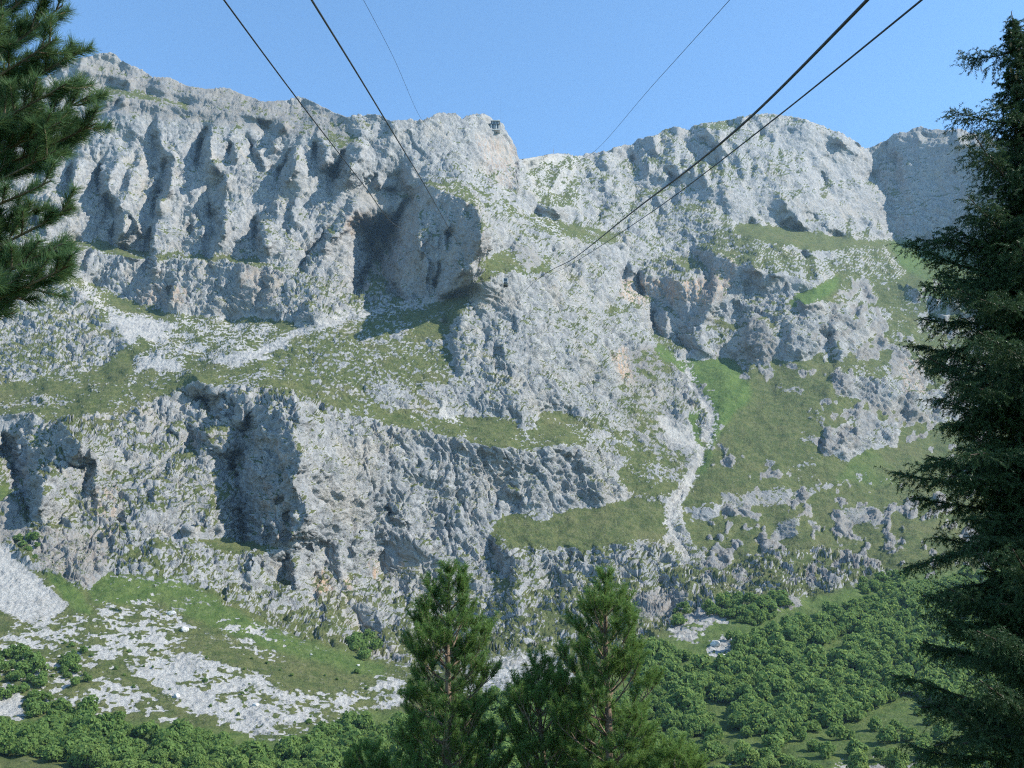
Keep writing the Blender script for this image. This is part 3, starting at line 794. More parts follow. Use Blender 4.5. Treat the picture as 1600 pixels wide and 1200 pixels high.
# ------------------------------------------------------------------ cable car
def flat(name, col, rough=.6, metal=0.0, spec=.3, var=.12, sc=3.0):
    m, nt, b = mat_base(name, rough, spec); b.inputs['Metallic'].default_value = metal
    geo = nt.nodes.new('ShaderNodeTexCoord')
    n_ = noise_n(nt, geo.outputs['Object'], sc, 4)
    nt.links.new(mixc(nt, ramp(nt, n_, .35, .65), tuple(c_*(1-var) for c_ in col), tuple(min(1, c_*(1+var)) for c_ in col)), b.inputs['Base Color'])
    return m
M_rope = flat('rope_steel', (.045, .045, .05), .5, .6)
M_white = flat('white_paint', (.78, .78, .76), .5)
M_conc = flat('pale_concrete', (.50, .49, .46), .8, sc=.4)
M_glass = flat('dark_glass', (.03, .045, .06), .12, 0, .6)
M_slate = flat('slate_roof', (.10, .13, .14), .7)
M_dark = flat('dark_steel', (.05, .055, .05), .5, .3)
M_yel = flat('yellow_band', (.16, .15, .05), .5)
M_wood = flat('weathered_steel', (.22, .22, .22), .6)
MS = -0.018
def rope(X0, knots, label, rad, Yend=1392.0, Ystart=-14.0):
    ks = sorted(knots); ys = np.array([k[0] for k in ks]); zs = np.array([k[1] for k in ks])
    # smooth convex hang: quadratic pieces with matched slopes
    sl = np.diff(zs)/np.diff(ys); ms = np.zeros(len(ys)); ms[1:-1] = (sl[:-1]+sl[1:])/2
    ms[0] = sl[0]*1.0-(sl[1]-sl[0])*.2; ms[-1] = sl[-1]+(sl[-1]-ms[-2])*.8
    Y = np.r_[np.linspace(Ystart, ys[0], 4)[:-1], np.geomspace(ys[0], Yend, 160)]
    Z = np.empty_like(Y)
    for i, y in enumerate(Y):
        if y <= ys[0]: Z[i] = zs[0]+ms[0]*(y-ys[0]); continue
        k = min(np.searchsorted(ys, y, side='right')-1, len(ys)-2)
        h_ = ys[k+1]-ys[k]; t = (y-ys[k])/h_
        Z[i] = (2*t**3-3*t**2+1)*zs[k]+(t**3-2*t**2+t)*h_*ms[k]+(-2*t**3+3*t**2)*zs[k+1]+(t**3-t**2)*h_*ms[k+1]
    pts = [(X0+MS*y, y, z) for y, z in zip(Y, Z)]
    mb = MB(); mb.tube(pts, rad, 6); o = mb.build('steel_cable', M_rope, None, True)
    tag(o, label, 'cable', 'cable car ropes overhead'); return Y, Z
def knot(X0, x, y):
    a, t = ray(x, y); Y = X0/(a-MS); return (Y, t*Y)
def knot_h(Y, x_unused, y):
    """height of a rope Y metres out that shows at row y"""
    v = (600.0-y)/F; t = (SP+v*CP)/(CP-v*SP); return (Y, t*Y)
XL, XR = -4.5, 6.0
ST = (1392.0, at_px(775, 201)[2]+7.0)
ra, rb = ST
rope(XL, [knot(XL, 487, 0), knot(XL, 560, 118), knot(XL, 640, 250), knot(XL, 727, 388), (800, 800*.508), (ra, rb)], 'thickest black cable of the left pair, running up to the cliff top', .031)
rope(XL, [knot(XL, 350, 0), knot(XL, 455, 142), knot(XL, 565, 285), knot(XL, 618, 352), (800, 800*.500), (ra, rb-1.5)], 'thin dark haul cable leftmost of all, crossing the upper left wall', .016)
rope(XL, [knot(XL, 568, 0), knot(XL, 612, 84), knot(XL, 660, 188), (400, 400*.585), (ra, rb+1)], 'hair thin cable against the sky, left of the summit station', .0085)
rope(XR, [knot(XR, 1355, 0), knot(XR, 1165, 190), knot(XR, 1000, 322), knot(XR, 880, 413), (545, 545*.4335), (ra, rb)], 'thickest black cable of the right pair, passing the dome', .031)
rope(XR, [knot(XR, 1440, 0), knot(XR, 1215, 182), knot(XR, 1020, 330), knot(XR, 850, 432), (545, 545*.4325), (ra, rb-1.5)], 'thin dark haul cable on the right, rightmost of the cables', .016)
rope(XR, [knot(XR, 1140, 0), knot(XR, 1030, 122), knot(XR, 920, 243), (400, 400*.56), (ra, rb+1)], 'hair thin cable over the notch, right of the summit station', .0085)

def empty(name, loc, label, cat, group=None, rz=0):
    o = bpy.data.objects.new(name, None); COL.objects.link(o); o.location = loc; o.rotation_euler = (0, 0, rz)
    return tag(o, label, cat, group)
# cabin hanging from the right ropes
gY = 545.0; gp = Vector((XR+MS*gY-0.0, gY, gY*.4335))
a_g, t_g = ray(790, 441)
g = empty('cable_car_cabin', (a_g*gY, gY, t_g*gY), 'small white cable car cabin hanging in front of the central rock tower', 'cable car')
mb = MB()
for sx in (-1, 1):
    for sy in (-1, 1): mb.box((sx*1.2, sy*1.75, .25), (.09, .09, 1.55))
mb.box((0, 0, 1.9), (1.30, 1.85, .12)); mb.box((0, 0, -.55), (1.28, 1.83, .10)); mb.box((0, 0, 2.06), (1.05, 1.5, .06))
mb.build('frame', M_white, g)
mb = MB(); mb.box((0, 0, .68), (1.16, 1.72, 1.10)); mb.build('window', M_glass, g)
mb = MB(); mb.box((0, 0, -1.55), (1.26, 1.81, .88)); mb.build('body', M_dark, g)
mb = MB(); mb.box((0, 0, -2.0), (1.285, 1.84, .16)); mb.build('trim_band', M_yel, g)
dz = gp.z-(t_g*gY)
mb = MB(); mb.tube([(0, 0, 2.1), (0, 0, 3.2), (0.0, .2, max(dz-.3, 4.0))], .10, 6); mb.tube([(-.7, 0, 2.1), (0, 0, 3.0), (.7, 0, 2.1)], .07, 6)
mb.build('hanger', M_wood, g)
mb = MB(); mb.box((0, .2, max(dz-.15, 4.1)), (.14, 1.5, .16)); cg = mb.build('carriage', M_dark, g)
for k in range(6):
    mb = MB(); yy = -1.1+k*.5; mb.tube([(-.1, yy, max(dz+.02, 4.27)), (.1, yy, max(dz+.02, 4.27))], .14, 10); mb.build('wheel', M_dark, cg)

# summit station on the edge of the cliff
ps = at_px(772, 203); a_s, t_s = ray(774, 201)
Ys = float(ps[1])+2
st = empty('summit_station', (a_s*Ys, Ys, t_s*Ys), 'small flat roofed station building on pillars at the edge of the cliff top', 'station building')
mb = MB()
for i, x in enumerate((-6.6, -2.0, 1.6, 5.9)): mb.box((x, -3.2+.6*(i % 2), .2), (1.05 if i in (0, 2) else .6, 1.2, 5.2))
mb.box((0, 4.5, .2), (7.2, 2.0, 5.2)); mb.box((0, 1, -4.6), (7.6, 6.4, .8)); mb.build('pillar_base', M_conc, st)
mb = MB(); mb.box((0, 1.5, 8.2), (6.7, 6.6, 2.8)); mb.box((0, -1.6, 2.6), (6.2, 1.1, 2.6)); mb.build('wall', M_glass, st)
mb = MB(); mb.box((-5.6, 0, 11.6), (1.9, 7.2, .75)); mb.box((5.8, 0, 11.6), (1.9, 7.2, .75)); mb.box((0, 0, 11.25), (7.4, 7.5, .22)); mb.build('roof_edge', M_white, st)
mb = MB(); b0 = len(mb.v)
mb.v += [(-3.6, -7, 11.5), (3.6, -7, 11.5), (3.6, 7, 11.5), (-3.6, 7, 11.5), (-1.8, -5, 12.9), (1.8, -5, 12.9), (1.8, 5, 12.9), (-1.8, 5, 12.9)]
mb.f += [(0, 3, 2, 1), (4, 5, 6, 7), (0, 1, 5, 4), (1, 2, 6, 5), (2, 3, 7, 6), (3, 0, 4, 7)]; mb.build('roof', M_slate, st)
for x in (-4.6, -2.2, .2, 2.6, 5.0):
    mb = MB(); mb.box((x, -5.2, 8.1), (.14, .12, 2.9)); mb.build('mullion', M_white, st)
# small hut on the crest and a mast on the saddle
pa_ = at_px(748, 184)
hu = empty('summit_hut', (pa_[0], pa_[1], pa_[2]-1), 'tiny pale stone hut with dark roof on the crest beside the station', 'hut')
mb = MB(); mb.box((0, 0, 2.2), (2.6, 2.2, 3.2)); mb.build('wall', M_conc, hu)
mb = MB(); mb.v += [(-3.1, -2.6, 5.42), (3.1, -2.6, 5.42), (3.1, 2.6, 5.42), (-3.1, 2.6, 5.42), (-3.1, 0, 7.2), (3.1, 0, 7.2)]
mb.f += [(0, 3, 2, 1), (0, 1, 5, 4), (2, 3, 4, 5), (1, 2, 5), (3, 0, 4)]; mb.build('roof', M_dark, hu)
pm = at_px(866, 243)
ma = empty('radio_mast', (pm[0], pm[1], pm[2]-2), 'thin grey radio mast on the rounded saddle skyline', 'mast')
mb = MB()
for x, y in ((-.7, 0), (.7, 0), (0, 1.0)): mb.tube([(x, y, 0), (x*.15, y*.15, 17)], .14, 5)
for k in range(8):
    z = 1+k*1.9; w = 1-z/20; mb.tube([(-.7*w, 0, z), (.7*w, 0, z+1), (0, w, z+1.9), (-.7*w, 0, z)], .07, 4)
mb.build('lattice', M_wood, ma)
mb = MB(); mb.tube([(0, 0, 16.5), (0, 0, 21)], .10, 5); mb.build('antenna', M_wood, ma)

# ------------------------------------------------------------------ boulders
def boulder_mesh(seed, mat):
    import bmesh
    rnd = random.Random(seed); bm = bmesh.new(); bmesh.ops.create_icosphere(bm, subdivisions=3, radius=1.0)
    pl = [(Vector((rnd.gauss(0, 1), rnd.gauss(0, 1), rnd.gauss(0, .8))).normalized(), rnd.uniform(.62, .92)) for _ in range(16)]
    for v in bm.verts:
        for n_, d_ in pl:
            q = v.co.dot(n_)
            if q > d_: v.co -= n_*(q-d_)
        v.co += Vector((rnd.uniform(-.03, .03), rnd.uniform(-.03, .03), rnd.uniform(-.03, .03)))
    m = bpy.data.meshes.new('boulder'); bm.to_mesh(m); bm.free(); m.materials.append(mat); return m
M_boul = flat('boulder_limestone', (.50, .49, .46), .9, sc=1.5, var=.25, spec=.05)
BL = [(1096, 1046, 10, 'largest pale boulder among the trees below the right cliff'), (1066, 1052, 4, 'small white boulder left of the large pale one in the wood'),
 (1118, 1008, 10, 'broad pale boulder near the foot of the pale slab'), (1130, 1026, 7, 'pale boulder below the rubble beside the slab'), (1143, 1002, 7, 'jagged pale boulder right of the rubble patch'),
 (270, 958, 9, 'pale boulder high on the green part of the scree slope'), (288, 986, 9, 'long low boulder above the bare scree'), (190, 965, 5, 'small boulder left on the green scree slope'),
 (500, 1140, 4, 'little boulder at the foot of the scree'), (277, 1088, 8, 'white boulder on the lower edge of the scree near the wood'), (400, 1103, 7, 'white boulder in the middle of the bare scree'),
 (1290, 955, 4, 'small white stone at the top of the slope wood'), (1142, 1194, 3, 'tiny white stone in the lower meadow'), (1390, 1153, 5, 'pale stone beside the dark spruce foot'),
 (486, 1024, 3, 'single white stone below the cliff foot'), (560, 1040, 3, 'white stone on the grass strip under the cliff')]
bms = [boulder_mesh(s, M_boul) for s in range(4)]
for i, (x, y, r_, lb) in enumerate(BL):
    p = at_px(x, y); s = r_*p[1]/F*1.02*.9
    o = link('boulder', bms[i % 4], None, (p[0], p[1], p[2]+s*.12)); o.scale = (s, s*.8, s*.62); o.rotation_euler = (0, 0, i*1.3)
    tag(o, lb, 'boulder', 'boulders on the lower slopes')
# ------------------------------------------------------------------ broadleaf wood
def leaf_mat(name, a, b, trans=.25, rough=.7):
    m, nt, p = mat_base(name, rough, .15)
    geo = nt.nodes.new('ShaderNodeNewGeometry'); oi = nt.nodes.new('ShaderNodeObjectInfo')
    n_ = noise_n(nt, geo.outputs['Position'], .45, 3)
    v = mth(nt, 'ADD', mth(nt, 'MULTIPLY', ramp(nt, n_, .3, .7), .4), mth(nt, 'MULTIPLY', oi.outputs['Random'], .6))
    c_ = mixc(nt, v, a, b); nt.links.new(c_, p.inputs['Base Color'])
    tr = nt.nodes.new('ShaderNodeBsdfTranslucent'); nt.links.new(mixc(nt, .5, c_, tuple(min(1, q*1.6) for q in b)), tr.inputs[0])
    mx = nt.nodes.new('ShaderNodeMixShader'); mx.inputs[0].default_value = trans
    nt.links.new(p.outputs[0], mx.inputs[1]); nt.links.new(tr.outputs[0], mx.inputs[2])
    nt.links.new(mx.outputs[0], nt.nodes['Material Output'].inputs[0]); return m
M_leaf = leaf_mat('broad_leaves', (.100, .180, .045), (.24, .315, .085), .45)
M_leafy = leaf_mat('pale_leaves', (.085, .13, .05), (.13, .17, .07))
M_bark = flat('grey_bark', (.13, .11, .09), .9, sc=6, var=.3, spec=.05)
def leaf_cloud(rng, n, lobes, size, flat_=.8):
    """leaf quads over the skins of several lobes; unit crown about 1 m radius"""
    L_ = np.array(lobes); w = L_[:, 3]**2; k = rng.choice(len(L_), n, p=w/w.sum())
    d = rng.normal(size=(n, 3)); d /= np.linalg.norm(d, axis=1, keepdims=True); d[:, 2] = np.where(d[:, 2] < -.75, -d[:, 2], d[:, 2])
    r = L_[k, 3]*(1-.30*rng.random(n)**2)
    c_ = L_[k, :3]+d*r[:, None]*np.array([1, 1, flat_])
    nrm = d+rng.normal(size=(n, 3))*.55; nrm /= np.linalg.norm(nrm, axis=1, keepdims=True)
    t = np.cross(nrm, rng.normal(size=(n, 3))); t /= np.linalg.norm(t, axis=1, keepdims=True); b = np.cross(nrm, t)
    s = size*(.6+.8*rng.random(n))[:, None]
    V = np.stack([c_-t*s-b*s*.7, c_+t*s-b*s*.7, c_+t*s+b*s*.7, c_-t*s+b*s*.7], 1).reshape(-1, 3)
    return V, np.arange(4*n).reshape(n, 4)
def crown_arrays(seed, n=2400, size=.055):
    rng = np.random.default_rng(seed); lobes = [(0, 0, .68, .70)]
    for i in range(11):
        a = rng.random()*2*pi; rr_ = .35+.38*rng.random(); z = .25+.95*rng.random(); q = 1.15-abs(z-.6)
        lobes.append((rr_*cos(a)*q, rr_*sin(a)*q, z, .26+.20*rng.random()))
    return leaf_cloud(rng, n, lobes, size)
def trunk_mesh(seed):
    rnd = random.Random(seed); mb = MB()
    mb.tube([(0, 0, -.35), (.02, 0, .15), (.03, .02, .6), (0, .04, 1.0)], [.075, .06, .045, .02], 6)
    for k in range(5):
        a = k*1.3+rnd.random(); z = .2+.1*k; mb.tube([(0, 0, z), (.3*cos(a), .3*sin(a), z+.25), (.5*cos(a), .5*sin(a), z+.45)], [.035, .022, .008], 5)
    m = bpy.data.meshes.new('trunk'); m.from_pydata(mb.v, [], mb.f); m.materials.append(M_bark); return m
crowns = [crown_arrays(100+s) for s in range(7)]
crown_ms = [mesh_np('crown', V, Fq, M_leaf) for V, Fq in crowns]
crown_pale = [mesh_np('crown', V, Fq, M_leafy) for V, Fq in crowns[:2]]
trunk_ms = [trunk_mesh(s) for s in range(3)]
def inpoly(pts, x, y):
    c_ = False; n = len(pts)
    for i in range(n):
        x0, y0 = pts[i]; x1, y1 = pts[(i+1) % n]
        if (y0 > y) != (y1 > y) and x < (x1-x0)*(y-y0)/(y1-y0)+x0: c_ = not c_
    return c_
rt = random.Random(7); spots = []   # x, y, z, radius, zone
grid_h = {}
def try_spot(x, y, rad, zone, gap=1.0):
    p = at_px(x, y); 
    cx, cy = int(p[0]//12), int(p[1]//12)
    for i in (-1, 0, 1):
        for j in (-1, 0, 1):
            for (qx, qy, qr) in grid_h.get((cx+i, cy+j), ()):
                if (qx-p[0])**2+(qy-p[1])**2 < ((qr+rad)*.5*gap*.98)**2: return False
    grid_h.setdefault((cx, cy), []).append((p[0], p[1], rad)); spots.append((p[0], p[1], p[2], rad, zone)); return True
ZONES = [
 ('slope', "1000,1025 1040,1008 1062,1025 1100,1040 1112,1052 1150,1040 1160,1005 1180,992 1225,990 1262,978 1300,960 1350,944 1400,925 1500,905 1600,900 1840,900 1840,1135 1600,1130 1440,1095 1370,1105 1320,1130 1255,1150 1195,1150 1150,1140 1120,1112 1060,1122 1000,1110", 2600, (4.8, 7.8), .88),
 ('slope', "1100,958 1130,948 1178,945 1215,962 1195,978 1160,975 1130,968", 60, (3.9, 6.3), 1.0),
 ('slope', "1190,950 1205,938 1225,935 1235,948 1205,955", 20, (4.5, 6.0), .8),
 ('meadow', "1040,1115 1120,1112 1200,1150 1260,1150 1330,1125 1440,1100 1840,1130 1840,1250 1100,1250 1040,1190", 80, (4.2, 6.9), 1.5),
 ('meadow', "1020,1120 1110,1110 1130,1190 1040,1200", 50, (3.6, 6.0), 1.1),
 ('scree', "-230,1100 0,1140 60,1140 105,1108 140,1116 155,1136 230,1156 300,1150 335,1165 440,1184 470,1174 495,1158 540,1138 590,1146 640,1136 720,1110 800,1085 900,1085 1000,1100 1030,1190 1030,1265 170,1265 150,1225 110,1197 40,1182 -230,1175", 2600, (4.2, 6.9), .98),
 ('scree', "-230,1010 0,1018 40,1020 72,1050 60,1085 20,1085 0,1100 -230,1100", 80, (3.9, 5.8), 1.0),
 ('scree', "95,1035 118,1030 125,1052 104,1060", 10, (3.6, 4.8), 1.0),
 ('scree', "40,1085 75,1090 85,1120 50,1125", 20, (3.6, 5.1), 1.0),
 ('foot', "540,1010 585,1003 590,1022 560,1035", 14, (3.9, 5.7), .9),
 ('foot', "1050,965 1075,950 1078,965 1060,980", 8, (3.6, 4.8), 1.0),
 ('foot', "1180,950 1240,938 1230,950 1195,958", 8, (3.9, 4.8), 1.0),
 ('foot', "1340,912 1420,895 1420,915 1350,930", 30, (4.2, 6.0), 1.0),
 ('shrub', "150,1000 600,1050 780,1060 780,1100 560,1125 430,1140 250,1090 120,1060", 26, (.9, 1.9), 4.0),
 ('shrub', "20,840 60,850 60,885 30,872", 8, (3.3, 5.4), 1.0),
 ('shrub', "1120,1010 1180,985 1300,960 1350,980 1300,1000", 30, (1.6, 3.3), 1.3),
 ('shrub', "60,1000 160,1010 140,1080 70,1070", 14, (1.2, 2.6), 2.0),
]
GAPS = [pts_of(q) for q in ('1262,1022 1330,990 1352,994 1300,1038', '1340,1122 1420,1085 1450,1100 1385,1146', '1095,1100 1175,1100 1135,1124 1085,1122', '1045,1045 1100,1030 1090,1060', '200,1150 250,1162 230,1178 190,1170')]
for zone, poly, tries, (r0, r1), gap in ZONES:
    pts = pts_of(poly); xa = [p[0] for p in pts]; ya = [p[1] for p in pts]
    for _ in range(tries*3):
        x = rt.uniform(min(xa), max(xa)); y = rt.uniform(min(ya), max(ya))
        if inpoly(pts, x, y) and not any(inpoly(g_, x, y) for g_ in GAPS): try_spot(x, y, (r0*.75+(r1*1.15-r0*.75)*rt.random()**1.6)*(.85 if zone != 'shrub' else 1), zone, gap)
spots.sort(key=lambda s: s[1])
LB = {'slope': ('dark green broadleaf tree packed in the slope wood right of the pines', 'broadleaf trees of the slope wood'),
      'meadow': ('round green broadleaf tree standing spaced out on the grass at the lower right', 'broadleaf trees on the lower right meadow'),
      'scree': ('green broadleaf tree in the valley wood', 'broadleaf trees below the scree'),
      'foot': ('dark green broadleaf tree growing against the foot of the cliff', 'trees at the cliff foot'),
      'shrub': ('low dark shrub scattered on the pale scree and grass', 'shrubs on the open slopes')}
vis = [s for s in spots if -30 < proj(s[0], s[1], s[2]+s[3])[0] < 1480]
near = vis[:290]; ids = {id(s) for s in near}; rest = [s for s in spots if id(s) not in ids]
print('trees', len(spots), 'individual', len(near))
proto = {}
for i, s in enumerate(near):
    lb, grp = LB[s[4]]; px_ = proj(s[0], s[1], s[2])[0]
    if s[4] == 'scree':
        lb += (', beside the pale meadow corner' if px_ < 150 else ', under the left part of the scree' if px_ < 330 else ', under the right part of the scree' if px_ < 560
               else ', seen around the left central pine' if px_ < 790 else ', seen around the right central pine')
    pale = s[4] == 'scree' and i % 19 == 3
    nm = 'shrub' if s[4] == 'shrub' else 'broadleaf_tree'
    o = bpy.data.objects.new(nm, None); COL.objects.link(o); k = .82 if nm == 'shrub' else 1
    o.location = (s[0], s[1], s[2]-.2); o.rotation_euler = (0, 0, rt.random()*6.28); sc_ = s[3]
    o.scale = (sc_*rt.uniform(.85, 1.2), sc_*rt.uniform(.85, 1.2), sc_*rt.uniform(.75, 1.3)*k)
    tag(o, ('pale yellowish green broadleaf tree amid the darker trees below the scree' if pale else lb), 'shrub' if nm == 'shrub' else 'tree', grp)
    c_ = link('crown', (crown_pale[i % 2] if pale else crown_ms[i % 7]), o); t_o = link('trunk', trunk_ms[i % 3], o)
Vs = []; off = 0; Fs = []
for i, s in enumerate(rest):
    V, Fq = crowns[i % 7]; n = 620; sel = np.random.default_rng(i).permutation(len(Fq))[:n]
    Vq = V.reshape(-1, 4, 3)[sel]; cen = Vq.mean(1, keepdims=True); Vq = cen+(Vq-cen)*1.8
    a = rt.random()*6.28; R_ = np.array([[cos(a), -sin(a), 0], [sin(a), cos(a), 0], [0, 0, 1]])
    Vq = (Vq.reshape(-1, 3)@R_.T)*np.array([s[3], s[3], s[3]*rt.uniform(.85, 1.15)])+np.array([s[0], s[1], s[2]-.2]); Vs.append(Vq)
if Vs:
    V = np.concatenate(Vs); tag(link('far_wood', mesh_np('far_wood', V, np.arange(len(V)).reshape(-1, 4), M_leaf)), 'mass of dark green broadleaf trees higher up the slope', 'wood', kind='stuff')

# ------------------------------------------------------------------ conifers
M_needle = leaf_mat('pine_needles', (.080, .155, .040), (.16, .25, .06), .35, .45)
M_needle2 = leaf_mat('near_pine_needles', (.065, .125, .05), (.14, .21, .075), .3, .35)
M_spr = leaf_mat('spruce_needles', (.026, .054, .024), (.052, .092, .036), .2, .45)
M_sbark = flat('spruce_bark', (.07, .055, .045), .9, sc=8, var=.35, spec=.05)
M_pbark = flat('pine_bark', (.19, .14, .10), .9, sc=8, var=.35, spec=.05)
M_cone = flat('spruce_cone', (.26, .17, .08), .8, sc=8)
def needles(rng, P0, P1, per, ln, wd, spread=.75, along=.5):
    """needle triangles along shoots P0->P1"""
    n = len(P0)*per; k = np.repeat(np.arange(len(P0)), per); t = rng.random(n)[:, None]
    ax = P1-P0; axn = ax/np.maximum(np.linalg.norm(ax, axis=1, keepdims=True), 1e-6)
    c_ = P0[k]+ax[k]*t; r = rng.normal(size=(n, 3)); r -= (r*axn[k]).sum(1, keepdims=True)*axn[k]
    r /= np.maximum(np.linalg.norm(r, axis=1, keepdims=True), 1e-6)
    d = axn[k]*along+r*spread*(.6+.6*rng.random((n, 1))); d /= np.linalg.norm(d, axis=1, keepdims=True)
    side = np.cross(d, rng.normal(size=(n, 3))); side /= np.maximum(np.linalg.norm(side, axis=1, keepdims=True), 1e-6)
    l_ = ln*(.7+.5*rng.random((n, 1)))
    V = np.stack([c_-side*wd/2, c_+side*wd/2, c_+d*l_+side*wd*.15, c_+d*l_-side*wd*.15], 1).reshape(-1, 3)
    return V, np.arange(4*n).reshape(n, 4)
def curve_pts(p0, d0, ln, up, n=6, rnd=None, wob=.06):
    pts = [Vector(p0)]; d = Vector(d0).normalized()
    for i in range(n):
        d = (d+Vector((0, 0, up/n))+(Vector((rnd.gauss(0, wob), rnd.gauss(0, wob), rnd.gauss(0, wob))) if rnd else Vector())).normalized()
        pts.append(pts[-1]+d*ln/n)
    return pts
def lerp_path(pts, t):
    q = t*(len(pts)-1); i = min(int(q), len(pts)-2); return pts[i].lerp(pts[i+1], q-i), (pts[i+1]-pts[i]).normalized()
def sidevec(d, rnd, ang):
    h_ = Vector((-d.y, d.x, 0)); h_ = h_.normalized() if h_.length > .05 else Vector((1, 0, 0))
    return (d*cos(ang)+h_*sin(ang))
def branch_with_shoots(mb, shoots, p0, d0, ln, rnd, r0, up=.8, dens=1.0, bare=.30, shoot_len=.30):
    pts = curve_pts(p0, d0, ln, up, 7, rnd)
    mb.tube(pts, [r0*(1-.8*i/7) for i in range(8)], 5, False)
    shoots.append((lerp_path(pts, max(.0, 1-shoot_len*1.2/ln))[0], pts[-1]))
    n = max(2, int(ln/.20*dens)); sgn = rnd.choice((-1, 1))
    for k in range(n):
        t = bare+(1-bare)*(k+rnd.random()*.6)/n
        if t > .98: continue
        q, d = lerp_path(pts, t); sgn = -sgn
        l2 = min(.9, (1-t)*ln*.65+shoot_len)*rnd.uniform(.7, 1.15)
        d2 = sidevec(d, rnd, sgn*rnd.uniform(.5, 1.0)); d2.z += rnd.uniform(0, .45)
        p2 = curve_pts(q, d2, l2, up*.9, 4, rnd, .09)
        mb.tube(p2, [r0*.35*(1-.7*i/4) for i in range(5)], 4, False)
        shoots.append((lerp_path(p2, max(0, 1-shoot_len/l2*1.3))[0], p2[-1]))
        if l2 > .5:
            for s2 in (-1, 1):
                q3, d3 = lerp_path(p2, rnd.uniform(.35, .7)); d4 = sidevec(d3, rnd, s2*rnd.uniform(.5, .9)); d4.z += .3
                p3 = curve_pts(q3, d4, shoot_len*rnd.uniform(.8, 1.3), up*.7, 3, rnd, .08)
                mb.tube(p3, [r0*.2, r0*.16, r0*.12, r0*.08], 4, False); shoots.append((p3[0], p3[-1]))
def pine(px, ytop, Y, base_z, prof, seed, label, lean=0, zmin=-4.0, per=115, needle=(.11, .0095), first=.5):
    """a pine Y metres out whose tip shows at (px, ytop); prof(h) = half width h metres below the tip"""
    rnd = random.Random(seed); rng = np.random.default_rng(seed); a, t = ray(px, ytop); top = Vector((a*Y, Y, t*Y))
    root = empty('pine_tree', (top.x-lean, Y, base_z), label, 'pine tree', 'pines below the viewpoint')
    org = Vector((top.x-lean, Y, base_z)); T = top-org
    mb = MB(); H_ = T.z
    tr = [Vector((lean*(i/12)**1.5+.02*sin(i*1.7), .02*cos(i*2.1), H_*i/12)) for i in range(13)]
    mb.tube(tr, [.17*(1-i/12)**.75+.012 for i in range(13)], 8)
    shoots = [(T-Vector((0, 0, .5)), T)]
    h_ = first*.6
    while h_ < T.z-1.5 and (T.z-h_+org.z) > zmin:
        nb = rnd.choice((4, 5, 5, 6)); a0 = rnd.random()*6.28
        q, _ = lerp_path(tr, 1-h_/H_)
        for k in range(nb):
            az = a0+k*2*pi/nb+rnd.gauss(0, .25); w = prof(h_)*rnd.uniform(.75, 1.3)
            el = max(.25, 1.0-.16*h_)+rnd.gauss(0, .1)
            ln = max(.22, w/cos(min(el, 1.1))*.80)
            d = Vector((cos(az)*cos(el*.75), sin(az)*cos(el*.75), sin(el*.75)))
            branch_with_shoots(mb, shoots, q, d, ln, rnd, min(.012+.011*ln, .04), up=.75)
        h_ += rnd.uniform(.26, .42)
    P0 = np.array([tuple(s[0]) for s in shoots]); P1 = np.array([tuple(s[1]) for s in shoots])
    V, Fq = needles(rng, P0, P1, per, *needle)
    link('crown', mesh_np('crown', V, Fq, M_needle), root); mb.build('trunk', M_pbark, root, True)
    print('pine shoots', len(shoots)); return root
pine(701, 884, 26.0, -8.8, lambda h: float(np.interp(h, [0, .5, 1.2, 2.2, 3, 5, 7], [.06, .20, .62, 1.15, 1.4, 1.85, 2.0])), 3, 'young green pine with narrow pointed top, left of the two central pines', lean=-.1)
pine(945, 893, 25.0, -8.4, lambda h: float(np.interp(h, [0, .5, 1.1, 1.8, 3, 4.8, 7], [.06, .20, .52, 1.05, 1.4, 1.75, 1.9])), 11, 'young green pine with a bare middle trunk, right of the two central pines', lean=.05)
pine(838, 1046, 25.5, -8.6, lambda h: min(1.15, .16+.55*h), 21, 'lower bushy pine squeezed between the two central pines', lean=-.5, first=.3)
pine(578, 1172, 27.0, -9.0, lambda h: min(.9, .10+.6*h), 31, 'tip of a small pine at the bottom edge left of the centre', first=.3)
pine(1052, 1172, 24.0, -8.2, lambda h: min(.8, .12+.6*h), 41, 'pine tip just right of the central pines at the bottom edge', first=.3)

